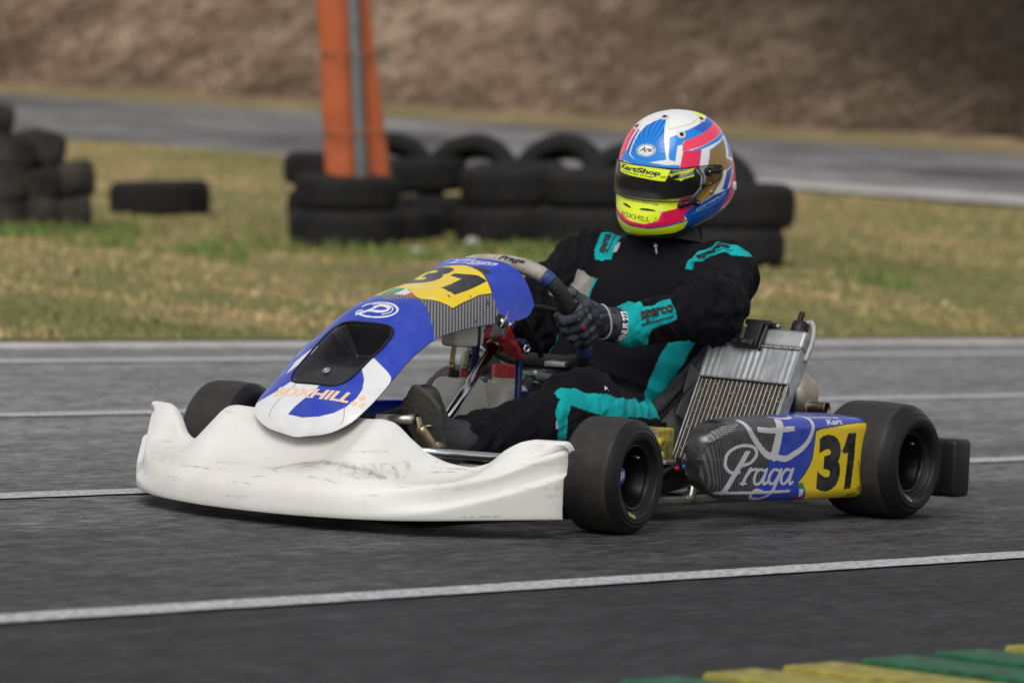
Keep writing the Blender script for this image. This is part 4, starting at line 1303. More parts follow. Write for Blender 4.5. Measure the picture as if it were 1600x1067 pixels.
putp(seg_dist(P, ye[:5]) < .0045, (.014, .014, .015)); putp(seg_dist(P, ye[9:] + ye[:1]) < .0035, (.014, .014, .015))
putp(inpoly(P, ye), C_YEL)
fg = inpoly(P, [(.6449, .0972), (.669, .0968), (.676, .060), (.676, .047), (.668, .045)])
putp(fg & (Z_ > .081), C_GREEN); putp(fg & (Z_ <= .081) & (Z_ > .064), C_WHITE); putp(fg & (Z_ <= .064), C_RED)
putp(m_text(P, (.728, .072), (.832, .072), (.728, .205), '3', 0, .055), (.014, .014, .015))
putp(inpoly(P, [(.8332, .1651), (.845, .177), (.862, .2060), (.899, .2070), (.8865, .0755), (.8555, .0740), (.862, .160), (.846, .158)]), (.014, .014, .015))
putp(m_strokes(P, (.310, .068), (.622, .058), (.310, .196), SCRIPT, SCR_ASP), C_SILV)
EMB2 = [[(.4047, .262), (.425, .225), (.4674, .187), (.505, .165), (.5337, .165)], [(.5337, .165), (.548, .20), (.560, .245)], [(.465, .2247), (.52, .221), (.614, .2230)],
        [(.5499, .158), (.585, .155), (.618, .1642), (.655, .177), (.684, .196), (.701, .2223), (.7005, .25), (.69, .285)], [(.55, .275), (.585, .262), (.62, .262), (.64, .275)]]
for k, (st, w) in enumerate(zip(EMB2, (.016, .030, .012, .014, .012))):
    c = [(q.x, q.y) for q in catmull([(a, b, 0) for a, b in st], 8)] if len(st) > 2 else st
    putp(seg_dist(P, c) < w / 2, C_SILV)
putp(m_text(P, (.768, .2275), (.842, .2285), (.768, .248), 'Kart', .2, .02), C_WHITE)
putp(m_text(P, (.712, .252), (.850, .252), (.712, .270), 'Technology', .2, .01), C_WHITE)
# scratches and rubbed corner
for (a, b, la, lb, ang) in ((.705, .147, .012, .0008, .1), (.93, .09, .003, .05, .3), (.945, .14, .0012, .03, .4), (.93, .075, .012, .005, .2), (.90, .06, .02, .004, .3), (.915, .155, .008, .001, 0), (.60, .12, .0007, .03, .1)):
    qx, qz = X_ - a, Z_ - b
    nn = .5 + .5 * np.sin(qx * 900 + 5 * np.sin(qz * 700))
    putp((np.abs(qx + ang * qz) < la) & (np.abs(qz) < lb) & (nn > .45), (.02, .02, .02))
pme = grid(PP)
set_paint(pme, cp)
M_POD = mat('printed gloss pod', rough=.30, attr='paint', spec=.4, coat=.15, bump=.02, bscale=25, var=.13, vscale=26, rvar=.12, detail=9)
pod = obj('side_pod', pme, M_POD, kart)
pod['label'] = 'near side pod in carbon pattern, blue and yellow with number 31'
pod.modifiers.new('thick', 'SOLIDIFY').thickness = .004
# the far side pod, lower and blue
FP2 = PP[::6, ::6].copy(); FP2[..., 1] *= -1; FP2[..., 2] = .05 + (FP2[..., 2] - .05) * .74
o = obj('side_pod', grid(FP2, flip=True), mat('dark blue pod', C_BLUE, .35), kart); o['label'] = 'dark blue far side pod behind the fuel tank'

# ---- chassis
M_TUBE = mat('scuffed chrome tube', (.62, .60, .57), .36, .85, var=.6, vscale=18, col2=(.36, .34, .30), rvar=.12)
M_BLUEP = mat('dark blue anodised', (.012, .02, .10), .35, .4)
M_REDP = mat('red anodised', (.36, .018, .022), .35, .3)
M_RUB = mat('black rubber hose', (.014, .014, .014), .5)
fr = MB()
for s in (1, -1):
    fr.tube([(.30, .16 * s, .055), (.10, .24 * s, .05), (-.25, .30 * s, .045), (-.60, .31 * s, .045), (-.95, .30 * s, .06), (-1.2, .28 * s, .08)], .015, 12, True, 6)
fr.tube([(.02, -.40, .10), (.02, .40, .10)], .015); fr.tube([(-.35, -.30, .045), (-.35, .30, .045)], .014); fr.tube([(-.80, -.30, .05), (-.80, .30, .05)], .014)
fr.tube([(.30, -.16, .055), (.30, .16, .055)], .014)
fr.build('chassis_frame', M_TUBE, kart)
MB().tube([(-.32, .41, .050), (-.45, .43, .046), (-.85, .44, .046)], .011, 12, True, 4).tube([(-.475, .44, .046), (-.50, .43, .085), (-.52, .42, .125)], .011, 10, True, 3).tube([(-.49, .30, .050), (-.475, .44, .048)], .010).tube([(-.84, .30, .05), (-.84, .44, .046)], .010).build('pod_bar', M_TUBE, kart)
MB().tube([(.33, -.30, .080), (.375, -.20, .078), (.375, .20, .078), (.33, .30, .080)], .009, 10, True, 4).tube([(.30, -.22, .165), (.31, 0, .165), (.30, .22, .165)], .008, 10, True, 4).build('bumper_bar', M_TUBE, kart)
MB().tube([(.31, .15, .165), (.27, .25, .162), (.16, .31, .155), (.085, .335, .150)], .0105, 12, True, 6).build('upper_bumper_tube', M_STEEL, kart)
MB().box((.075, .338, .149), (.045, .028, .030), Matrix.Rotation(.5, 3, 'Z'), .003).build('tube_clamp', M_BLUEP, kart)
MB().lathe([(.008, 0), (.008, .006), (0, .007)], (.072, .350, .150), (.5, .86, 0), 6).build('clamp_bolt', M_BRASS, kart)
MB().tube([(.13, .10, .125), (.02, .44, .120)], .006).tube([(.16, .12, .110), (.05, .40, .100)], .0055).build('tie_rod', M_TUBE, kart)
MB().tube([(.135, .12, .125), (.115, .17, .124)], .010, 8).build('rod_end', M_RUB, kart)
MB().tube([(.05, .35, .121), (.03, .41, .120)], .010, 8).build('rod_end', M_RUB, kart)
for s in (1, -1):
    MB().tube([(0, .40 * s, .1285), (0, .53 * s, .1285)], .0125, 14).lathe([(.022, .40 * s), (.022, .43 * s)], (0, 0, .1285), (0, 1, 0), 16).tube([(0, .405 * s, .085), (0, .405 * s, .175)], .016, 12).build('stub_axle', M_TUBE, kart)
MB().tube([(-1.061, -.56, .137), (-1.061, .56, .137)], .02, 16).lathe([(.02, .30), (.09, .301), (.09, .309), (.02, .310)], (-1.061, 0, .137), (0, 1, 0), 32).build('rear_axle', M_TUBE, kart)
MB().box((-.10, 0, .035), (.86, .56, .006)).build('floor_tray', M_GREY, kart, False)
MB().box((-.44, .375, .098), (.20, .12, .055), Matrix.Rotation(.1, 3, 'Y'), .008).build('pod_tray', M_DARK, kart)
MB().box((-.445, .40, .132), (.15, .07, .010), Matrix.Rotation(-.05, 3, 'Y'), .002).box((-.52, .40, .128), (.10, .10, .008), None, .002).build('battery_plate', M_ALU, kart)
cb = MB().tube([(-.33, .44, .105), (-.40, .43, .122), (-.47, .43, .138), (-.55, .40, .150)], .008, 8, True, 5).tube([(-.35, .43, .098), (-.42, .42, .112), (-.50, .42, .120)], .006, 8, True, 5)
cb = cb.build('cable', M_RUB, kart)
MB().box((-.413, .442, .120), (.006, .010, .055)).build('cable_tie', M_DARK, cb, False)
MB().tube([(-.395, .447, .121), (-.405, .447, .124)], .006, 8).build('red_plug', M_REDP, cb); MB().tube([(-.427, .447, .124), (-.442, .447, .128)], .006, 8).build('blue_plug', mat('blue plug', (.02, .16, .6), .4), cb)
bx_ = MB().box((-.435, .345, .165), (.11, .085, .085), Matrix.Rotation(.25, 3, 'Z'), .006).build('battery', mat('scuffed yellow paint', (.55, .47, .03), .55, var=1.0, vscale=34, bump=.3, bscale=50, col2=(.10, .09, .06)), kart)
for i in range(2):
    MB().lathe([(.010, 0), (.010, .006), (0, .007)], (-.40 - .006 * i, .398, .180 - .032 * i), (.4, .9, 0), 14).build('battery_stud', bx_.data.materials[0], bx_)

# ---- seat of grey fibreglass
SCn = [(-.46, .075), (-.58, .046), (-.72, .045), (-.84, .085), (-.92, .20), (-.98, .34), (-1.03, .47)]
SEd = [(-.52, .195, .115), (-.615, .205, .186), (-.69, .212, .240), (-.77, .214, .291), (-.85, .212, .338), (-.94, .205, .400), (-1.03, .165, .49)]
ns_, ms_ = 50, 61
tt = np.linspace(0, 6, ns_)
c_ = cr_interp(tt, [(x, 0, z) for x, z in SCn]); e_ = cr_interp(tt, SEd)
SG = np.zeros((ns_, ms_, 3))
for j, v in enumerate(np.linspace(-1, 1, ms_)):
    a = abs(v) * math.pi / 2
    k = math.sin(a) ** (2 / 3.2); d = 1 - math.cos(a) ** (2 / 2.6)
    SG[:, j, 0] = c_[:, 0] + (e_[:, 0] - c_[:, 0]) * d; SG[:, j, 2] = c_[:, 2] + (e_[:, 2] - c_[:, 2]) * d
    SG[:, j, 1] = math.copysign(1, v) * e_[:, 1] * k
M_SEAT = mat('grey fibreglass', (.36, .36, .345), .55, var=.7, vscale=5, bump=.35, bscale=230, col2=(.25, .25, .245))
seat = obj('seat', grid(SG), M_SEAT, kart)
seat.modifiers.new('thick', 'SOLIDIFY').thickness = .006
M_PADB = mat('black seat padding', (.018, .018, .020), .5, var=.8, vscale=30, bump=.6, bscale=60, col2=(.04, .04, .045))
for s in (1, -1):
    ed = [Vector((x, y * s, z)) for x, y, z in SEd[1:]]
    MB().tube([p + Vector((-.004, -.012 * s, .004)) for p in ed], .017, 12, True, 8).build('edge_padding', M_PADB, seat)
    MB().tube([p + Vector((-.004, .006 * s, -.012)) for p in ed], .006, 8, True, 8).build('edge_piping', M_DARK, seat)
pl = MB().box((-.80, .222, .262), (.085, .006, .13), Matrix.Rotation(R(-25), 3, 'Y'), .002).build('seat_bracket', mat('dull grey plate', (.13, .13, .135), .6, .2), seat)
MB().lathe([(.032, 0), (.032, .004), (.012, .005), (.012, .018), (0, .018)], (-.815, .226, .25), (0, 1, 0), 24).build('seat_washer', M_BLUEP, pl)
MB().tube([(-.815, .24, .25), (-.86, .40, .22)], .009, 10).build('seat_stay', M_TUBE, seat)

# ---- radiator
RT = Vector((-.75, .302, .400)); RB = Vector((-.595, .302, .115)); RW = .243
rd = (RB - RT).normalized(); ry = Vector((0, 1, 0)); rnv = ry.cross(rd).normalized()
if rnv.x < 0: rnv = -rnv
RL = (RB - RT).length
def rp_(a, b, c=0.0):                     # a across 0..1, b down in metres, c out of the face
    return RT + ry * (a * RW) + rd * b + rnv * c
rot = Matrix((ry, rd, rnv)).transposed()
rad = MB().box(rp_(.5, RL / 2, -.021), (RW - .006, RL, .034), rot, 0).build('radiator', mat('dark radiator fins', (.034, .029, .026), .7, .3, var=1.0, vscale=150, bump=.8, bscale=260, col2=(.085, .072, .06)), kart, False)
M_CORE = mat('bare radiator tube', (.66, .62, .55), .45, .6, var=.4, vscale=60)
NT = 20
for i in range(NT):
    MB().box(rp_((i + .5) / NT, .095 + (RL - .095) / 2, -.0035), (.0021, RL - .095, .0014), rot, 0).build('core_tube', M_CORE, rad, False)
dent = MB(); rr2 = random.Random(3)
for k in range(70):
    i = rr2.randrange(NT); a = (i + 1) / NT + rr2.uniform(-.012, .012)
    dent.box(rp_(min(max(a, .02), .98), rr2.uniform(.10, RL - .01), -.003), (.003, rr2.uniform(.002, .005), .0025), rot, 0)
o = dent.build('bent_fins', mat('bent fins', (.30, .26, .22), .5, .4), rad, False); o['kind'] = 'stuff'
MB().box(rp_(0, RL / 2, -.018) + ry * -.001, (.004, RL, .040), rot, .001).build('side_plate', M_ALU, rad)
MB().box(rp_(1, RL / 2, -.018) + ry * .001, (.004, RL, .040), rot, .001).build('side_plate', M_ALU, rad)
# silver curtain over the upper part, creased lengthwise
nn_ = 120
CG = np.zeros((nn_, 14, 3))
for i in range(nn_):
    a = i / (nn_ - 1)
    for j in range(14):
        b = .004 + (.088 + .004 * a) * j / 13
        c = .0035 + .0011 * math.sin(a * 95) * (.5 + .5 * math.sin(a * 13 + 1)) + .0012 * noise.noise(Vector((a * 9, b * 40, 3)))
        CG[i, j] = rp_(a * 1.03 - .012, b, c)
M_FOIL = mat('silver curtain foil', (.36, .37, .38), .52, .45, var=.35, vscale=24, bump=.12, bscale=60, col2=(.29, .295, .30))
foil = obj('curtain', grid(CG, flip=True), M_FOIL, rad); foil.modifiers.new('thick', 'SOLIDIFY').thickness = .0012
v = [rp_(1.02, .004, .003), rp_(1.02, .095, .003), rp_(1.035, .122, -.012), rp_(1.040, .080, -.034), rp_(1.025, .02, -.037), rp_(1.022, .004, -.037), rp_(1.035, .06, -.022)]
me = mesh(v, [(0, 6, 1), (1, 6, 2), (2, 6, 3), (3, 6, 4), (4, 6, 5), (5, 6, 0)], False)
fl_ = obj('curtain_flap', me, M_FOIL, rad); fl_.modifiers.new('thick', 'SOLIDIFY').thickness = .0012
tank = MB().box(rp_(.5, -.024, -.024), (RW + .012, .050, .052), rot, .010).build('radiator_tank', M_ALU, rad)
wb = MB(); wr = random.Random(8)
for i in range(44):
    p = rp_(i / 43, .0035, .0055); wb.tube([p - ry * .0035, p + ry * .0035], .0032 * wr.uniform(.7, 1.1), 6)
o = wb.build('weld_bead', M_ALU, tank)
clip = MB().box(rp_(.46, -.020, .012), (.042, .062, .010), rot, .002).box(rp_(.40, .004, .016), (.062, .018, .022), rot, .004).box(rp_(.47, -.056, -.012), (.070, .012, .050), rot, .003).tube([rp_(.36, .006, .024), rp_(.47, .006, .024)], .009, 10).tube([rp_(.34, -.062, -.012), rp_(.64, -.058, -.012)], .008, 10)
clip = clip.build('curtain_roller', M_DARK, rad)
MB().tube([rp_(.60, -.060, -.012), rp_(.665, -.059, -.012)], .0065, 10).build('roller_end', M_ALU, clip)
MB().tube([rp_(.575, -.055, .007), rp_(.572, .004, .010), rp_(.574, .012, .004)], .005, 8, True, 5).build('rubber_band', M_RUB, rad)
cap = MB().lathe([(.020, 0), (.021, .004), (.021, .026), (.017, .031), (0, .032)], rp_(.86, -.048, -.024), -rd, 20).box(rp_(.83, -.092, -.024), (.012, .03, .012), rot, .003).build('radiator_cap', M_DARK, rad)
MB().tube([rp_(.90, -.075, -.024), rp_(.96, -.082, -.024), rp_(1.015, -.065, -.024), rp_(1.045, -.03, -.024), rp_(1.035, .02, -.024)], .0058, 10, True, 7).build('overflow_hose', mat('milky hose', (.33, .33, .335), .35), rad)
MB().tube([(-.80, .43, .24), (-.80, .43, .36)], .009).tube([(-.845, .47, .22), (-.845, .47, .33)], .0125, 12).build('radiator_stay', M_DARK, rad)

# ---- exhaust silencer
M_EXH = mat('heat stained steel', (.56, .52, .46), .42, .75, var=1.0, vscale=13, col2=(.36, .30, .23), rvar=.1)
ea = Vector((-.02, 1.0, .02)).normalized(); ec = Vector((-1.014, .420, .275))
MB().lathe([(0, -.24), (.028, -.238), (.047, -.22), (.052, -.20), (.052, -.030), (.050, -.012), (.042, -.001), (.030, .004), (0, .005)], ec, ea, 40).build('silencer', M_EXH, kart)
pc = ec + Vector((.006, 0, -.028))
MB().lathe([(.0175, -.01), (.0175, .002), (.0165, .004), (.0165, .050), (.0172, .052), (.0150, .053), (.0145, .045), (.0145, .0), (0, 0)], pc, ea, 28).build('tail_pipe', mat('brown stained pipe', (.26, .20, .15), .38, .95, var=.5, vscale=30), kart)
wd = MB()
u0 = ea.orthogonal().normalized(); w0 = ea.cross(u0)
wd.tube([pc + ea * .004 + (u0 * math.cos(a) + w0 * math.sin(a)) * .0178 for a in np.linspace(0, 6.283, 26)], .0024, 6).build('weld_bead', M_EXH, kart)
# ---- engine on the far side
en = MB().box((-.80, -.26, .13), (.22, .20, .16), None, .01).box((-.80, -.26, .25), (.13, .15, .10), None, .012).box((-.82, -.27, .325), (.10, .12, .05), Matrix.Rotation(.3, 3, 'Z'), .008).build('engine', M_ALU, kart)
for i in range(5):
    MB().box((-.80, -.26, .215 + .018 * i), (.155, .175, .005), None, .001).build('cooling_fin', M_ALU, en, False)
MB().tube([(-.62, -.24, .30), (-.56, -.22, .31), (-.50, -.20, .32)], .028, 16, True, 4).lathe([(.035, 0), (.035, .03), (.02, .035)], (-.52, -.21, .315), (1, .3, .2), 20).build('carburettor', M_ALU, en)
MB().tube([(-.56, -.05, .295), (-.50, .02, .300), (-.45, .10, .300)], .016, 12, True, 4).box((-.47, .06, .335), (.12, .05, .012), Matrix.Rotation(.4, 3, 'Z'), .002).build('intake_bracket', M_ALU, kart)

# ---- fuel tank between the legs
def rbox(c, d, e=.35, n=26, taper=(1, 1)):
    v = []; f = []
    th_ = np.linspace(0, math.pi, n); ph_ = np.linspace(0, 2 * math.pi, 2 * n, endpoint=False)
    sp = lambda x: math.copysign(abs(x) ** e, x)
    for a in th_:
        for p in ph_:
            z = sp(math.cos(a)); k = taper[0] + (taper[1] - taper[0]) * (z + 1) / 2
            v.append((c[0] + d[0] / 2 * sp(math.sin(a)) * sp(math.cos(p)) * k, c[1] + d[1] / 2 * sp(math.sin(a)) * sp(math.sin(p)) * k, c[2] + d[2] / 2 * z))
    m = 2 * n
    for i in range(n - 1):
        for k in range(m):
            f.append((i * m + k, (i + 1) * m + k, (i + 1) * m + (k + 1) % m, i * m + (k + 1) % m))
    return v, f
M_TANK = mat('milky fuel tank plastic', (.68, .66, .60), .42, var=.5, vscale=7, col2=(.54, .51, .44), bump=.05, bscale=40)
b = MB(); b.add(*rbox((-.238, -.060, .185), (.115, .105, .225), .30, 26, (1.2, .92))); b.add(*rbox((-.372, -.035, .172), (.135, .115, .222), .30, 26, (1.15, .85)))
ft = b.build('fuel_tank', M_TANK, kart)
MB().lathe([(.030, 0), (.032, .004), (.030, .008), (.029, .016), (.031, .018), (.031, .024)], (-.395, -.040, .272), (0, 0, 1), 28).build('filler_neck', M_TANK, ft)
cpv = []
MB().lathe([(.031, 0), (.0335, .002), (.0335, .026), (.030, .030), (0, .031)], (-.395, -.040, .296), (0, 0, 1), 12).build('filler_cap', mat('red cap plastic', (.52, .014, .018), .38), ft, False)
MB().lathe([(.012, 0), (.013, .001), (.013, .018), (.011, .020), (0, .020)], (-.225, -.068, .294), (0, 0, 1), 18).build('hose_nut', M_DARK, ft)
MB().lathe([(.012, 0), (.013, .001), (.013, .020), (.011, .022), (0, .022)], (-.270, -.070, .290), (0, 0, 1), 18).build('hose_nut', mat('red hose nut', (.45, .02, .022), .4), ft)
M_HOSE1, M_HOSE2 = mat('amber fuel hose', (.42, .29, .06), .25, spec=.6), mat('clear fuel hose', (.42, .40, .33), .2, spec=.6)
MB().tube([(-.225, -.075, .310), (-.226, -.075, .340), (-.238, -.08, .366), (-.27, -.09, .378), (-.31, -.10, .375)], .0065, 10, True, 6).build('fuel_hose', M_HOSE1, ft)
MB().tube([(-.270, -.070, .310), (-.272, -.07, .332), (-.285, -.075, .352), (-.32, -.09, .36)], .0065, 10, True, 6).build('fuel_hose', M_HOSE2, ft)
MB().tube([(-.225, -.075, .312), (-.225, -.075, .332)], .0085, 10).build('hose_clip', M_BRASS, ft)
MB().tube([(-.270, -.070, .311), (-.271, -.07, .326)], .0085, 10).build('hose_clip', M_BRASS, ft)
MB().box((-.345, .050, .240), (.09, .02, .022), Matrix.Rotation(.15, 3, 'Y'), .006).box((-.315, .062, .233), (.035, .012, .03), Matrix.Rotation(.5, 3, 'Y'), .005).build('tank_strap_end', mat('white strap plastic', (.55, .55, .55), .4), ft)
MB().box((-.405, .030, .243), (.055, .06, .05), None, .004).build('tank_strap', M_BLUEP, ft)
rs = MB(); rs.add(*rbox((-.115, .03, .405), (.115, .05, .058), .32, 18)); rs = rs.build('brake_reservoir', M_TANK, kart)
MB().box((-.145, .03, .405), (.010, .054, .064), None, .002).build('reservoir_strap', M_RUB, rs)

# ---- steering column and wheel
ca = Vector((-.272, 0, .255)).normalized()
c0 = Vector((-.02, 0, .125)); c1 = Vector((-.285, 0, .372)); c2 = Vector((-.375, 0, .462))
MB().tube([c0, c1], .0115, 16).build('steering_column', M_STEEL, kart)
col_ = MB().lathe([(.020, 0), (.022, .003), (.022, .010), (.017, .014), (.017, .02)], c1 - ca * .004, ca, 8).build('column_collar', M_BRASS, kart)
MB().tube([c1 + ca * .06, c1 + ca * .09], .0145, 14).build('column_sleeve', M_STEEL, kart)
MB().tube([c1 + ca * .085, c1 + ca * .135], [.016, .018, .021], 14).build('steering_hub', M_BRASS, kart)
rotc = Matrix((ry, ca, ry.cross(ca))).transposed()
MB().box(c1 + ca * .028, (.062, .045, .050), rotc, .008).box(c1 + ca * .012 + Vector((0, .045, -.012)), (.040, .020, .05), rotc, .005).box(c1 + ca * .03 + Vector((0, -.05, 0)), (.045, .03, .02), rotc, .004).build('column_support', M_REDP, kart)
MB().box(c1 + ca * .035 + Vector((0.026, .012, .018)), (.035, .055, .007), rotc @ Matrix.Rotation(.25, 3, 'Z'), .002).box(c1 + ca * .03 + Vector((.012, -.052, .012)), (.03, .03, .006), rotc, .002).build('support_plate', M_GREY, kart)
MB().tube([c1 + Vector((-.03, .05, -.01)), c1 + Vector((-.06, .04, -.30))], .009, 8).tube([c1 + Vector((.0, -.05, .02)), c1 + Vector((.02, -.05, -.28))], .009, 8).box(c1 + Vector((-.035, .055, .005)), (.03, .02, .035), rotc, .004).build('support_strut', M_BLUEP, kart)
MB().lathe([(.010, 0), (.010, .012), (.005, .012), (.005, .006), (0, .006)], c1 + Vector((-.035, .062, .0)), (.4, .9, 0), 12).build('support_bolt', M_STEEL, kart)
MB().tube([c1 + Vector((.05, -.01, .06)), c1 + Vector((-.02, .0, .13))], .0065, 8).tube([c1 + Vector((.075, -.015, .07)), c1 + Vector((0, .0, .15))], .005, 8).build('fairing_stay', M_ALU, kart)
SW = Vector((-.375, 0, .465)); s1 = Vector((0, 1, 0)); s2 = Vector((.67, 0, .742)).normalized()
half = [(0, .138), (.04, .1365), (.08, .128), (.116, .106), (.139, .068), (.147, .02), (.147, -.035), (.145, -.085), (.136, -.128), (.112, -.160), (.07, -.172), (.03, -.174)]
ring = half + [(0, -.174)] + [(-a, b_) for a, b_ in half[1:][::-1]]
ringp = catmull([SW + s1 * a + s2 * b_ for a, b_ in ring + ring[:1]], 8)
nr_ = len(ringp)
M_SUEDE = mat('worn grey suede', (.45, .42, .37), .8, var=.6, vscale=16, bump=.3, bscale=120, col2=(.30, .28, .24))
M_GRIP = mat('black perforated grip', (.016, .016, .016), .65, bump=.5, bscale=170)
M_BAND = mat('dark blue grip band', (.022, .05, .18), .5)
wh = empty('steering_wheel', Matrix()); wh.parent = kart; 
def ringseg(a, b_, m, nm, r=.0185):
    a, b_ = int(a * (nr_ - 1)), int(b_ * (nr_ - 1))
    return MB().tube(ringp[a:b_ + 1], r, 16).build(nm, m, wh)
T8 = 8.0 / (nr_ - 1)
for mir_ in (0, 1):
    q = (lambda t: t) if not mir_ else (lambda t: 1 - t)
    for (a, b_, m, nm, r) in ((0, .125, M_SUEDE, 'suede_grip', .0188), (.125, .150, M_BAND, 'grip_band', .0193), (.150, .315, M_GRIP, 'rim_grip', .0185), (.315, .345, M_BAND, 'grip_band', .0190), (.345, .5, M_GRIP, 'lower_grip', .0178)):
        lo, hi = sorted((q(a), q(b_)))
        ringseg(lo, hi, m, nm, r)
for s in (1, -1):
    MB().tube([SW, SW + s1 * .075 * s + s2 * .0, SW + s1 * .143 * s + s2 * -.01], [.010, .008, .006], 10).build('spoke', M_DARK, wh)
MB().tube([SW, SW - s2 * .17], [.010, .008, .006], 10).lathe([(.035, -.004), (.035, .006), (.02, .01), (0, .01)], SW, ca, 24).build('wheel_boss', M_DARK, wh)
# ---- lettering on the suede
# ---- brake pedal in front of the shoe
MB().tube([(.250, .070, .222), (.248, .165, .228)], .0105, 12).build('pedal_bar', M_TUBE, kart)
MB().lathe([(.013, 0), (.013, .020)], (.238, .148, .2275), (0, 1, 0), 16).box((.236, .175, .215), (.016, .008, .040), Matrix.Rotation(.3, 3, 'X'), .003).tube([(.240, .180, .212), (.21, .198, .165), (.195, .202, .115), (.20, .19, .06)], .011, 10, True, 5).lathe([(.013, 0), (.013, .008), (0, .009)], (.200, .200, .168), (.5, .86, 0), 16).build('brake_pedal', M_BRASS, kart)
MB().tube([(.235, -.16, .215), (.235, -.075, .215)], .0085, 12).tube([(.235, -.17, .215), (.19, -.19, .06)], .009, 10).build('throttle_pedal', M_BRASS, kart)
MB().tube([(-.05, -.33, .07), (-.60, -.33, .07)], .012).build('exhaust_guard', M_TUBE, kart)

# ---- rear bumper
rb = MB()
for s in (1, -1):
    rb.box((-1.335, .644 * s, .112), (.075, .052, .140), None, .012).box((-1.335, .60 * s, .165), (.055, .08, .032), None, .008).box((-1.335, .59 * s, .067), (.072, .09, .052), None, .010)
rb.box((-1.335, 0, .070), (.070, 1.15, .058), None, .014).box((-1.335, 0, .165), (.05, 1.0, .022), None, .008)
rb = rb.build('rear_bumper', M_DARK, kart)
MB().tube([(-1.20, -.30, .09), (-1.34, -.30, .11)], .012).tube([(-1.20, .30, .09), (-1.34, .30, .11)], .012).build('bumper_stay', M_TUBE, rb)
# ------------------------------------------------------------------ the driver: one continuous suited body from a blended field
def surface_net(F, lo, h):
    """zero surface of the sampled field F (nx,ny,nz) as a quad mesh"""
    S = F < 0
    nx, ny, nz = F.shape
    c = np.zeros((nx - 1, ny - 1, nz - 1), int)
    for dx in (0, 1):
        for dy in (0, 1):
            for dz in (0, 1):
                c += S[dx:nx - 1 + dx, dy:ny - 1 + dy, dz:nz - 1 + dz]
    act = (c > 0) & (c < 8)
    ids = -np.ones(act.shape, int); I = np.argwhere(act); ids[act] = np.arange(len(I))
    acc = np.zeros((len(I), 3)); cnt = np.zeros(len(I))
    for ax in range(3):
        o1, o2 = [k for k in range(3) if k != ax]
        for a in (0, 1):
            for b in (0, 1):
                p = I.copy(); p[:, o1] += a; p[:, o2] += b
                q = p.copy(); q[:, ax] += 1
                f0 = F[tuple(p.T)]; f1 = F[tuple(q.T)]
                m = (f0 < 0) != (f1 < 0)
                t = np.where(m, f0 / np.where(m, f0 - f1, 1), 0)
                pt = p.astype(float); pt[:, ax] += t
                acc += np.where(m[:, None], pt, 0); cnt += m
    V = acc / cnt[:, None] * h + lo
    Q = []
    for ax in range(3):
        sl0 = [slice(None)] * 3; sl1 = [slice(None)] * 3
        sl0[ax] = slice(0, -1); sl1[ax] = slice(1, None)
        e = S[tuple(sl0)] != S[tuple(sl1)]
        E_ = np.argwhere(e)
        o1, o2 = [(1, 2), (2, 0), (0, 1)][ax]
        E_ = E_[(E_[:, o1] > 0) & (E_[:, o2] > 0) & (E_[:, o1] < F.shape[o1] - 1) & (E_[:, o2] < F.shape[o2] - 1)]
        inside = S[tuple(E_.T)]
        qs = []
        for (a, b) in ((-1, -1), (0, -1), (0, 0), (-1, 0)):
            k = E_.copy(); k[:, o1] += a; k[:, o2] += b
            qs.append(ids[tuple(k.T)])
        q = np.stack(qs, 1)
        q[~inside] = q[~inside][:, ::-1]
        Q.append(q)
    Q = np.concatenate(Q); Q = Q[(Q >= 0).all(1)]
    return V, Q

def field(lo, hi, h, prims, k):
    """prims: (a, b, ra, rb, squash (direction, factor) or None, k)"""
    n = np.ceil((np.array(hi) - lo) / h).astype(int) + 1
    X = [lo[i] + h * np.arange(n[i]) for i in range(3)]
    G = np.stack(np.meshgrid(*X, indexing='ij'), -1).astype(np.float32)
    F = np.full(tuple(n), 1.0, np.float32)
    for pr in prims:
        a, b, ra, rb = pr[:4]
        sq = pr[4] if len(pr) > 4 else None
        kk = pr[5] if len(pr) > 5 and pr[5] else k
        a, b = np.array(a, np.float32), np.array(b, np.float32)
        pad_ = max(ra, rb) * (sq[1] if sq else 1) + 3 * kk + 2 * h
        l = np.clip(np.floor((np.minimum(a, b) - pad_ - lo) / h).astype(int), 0, n - 1); u = np.clip(np.ceil((np.maximum(a, b) + pad_ - lo) / h).astype(int), 1, n)
        sl = tuple(slice(l[i], u[i]) for i in range(3))
        P_ = G[sl]
        d = b - a; L2 = max(float(d @ d), 1e-9)
        t = np.clip(((P_ - a) @ d) / L2, 0, 1)
        w = P_ - a - t[..., None] * d
        if sq:
            s_ = np.array(sq[0], np.float32); s_ /= np.linalg.norm(s_)
            c_ = w @ s_
            w = w - (c_ * (1 - 1 / sq[1]))[..., None] * s_
        D = np.linalg.norm(w, axis=-1) - (ra + (rb - ra) * t)
        A = F[sl]
        hh = np.clip(.5 + .5 * (A - D) / kk, 0, 1)
        F[sl] = A * (1 - hh) + D * hh - kk * hh * (1 - hh)
    return F

def quads_mesh(V, Q):
    me = bpy.data.meshes.new('m')
    me.vertices.add(len(V)); me.vertices.foreach_set('co', V.reshape(-1).astype(np.float32))
    me.loops.add(Q.size); me.loops.foreach_set('vertex_index', Q.reshape(-1).astype(np.int32))
    me.polygons.add(len(Q)); me.polygons.foreach_set('loop_start', np.arange(0, Q.size, 4, dtype=np.int32))
    me.polygons.foreach_set('use_smooth', np.ones(len(Q), bool))
    me.update(calc_edges=True)
    return me

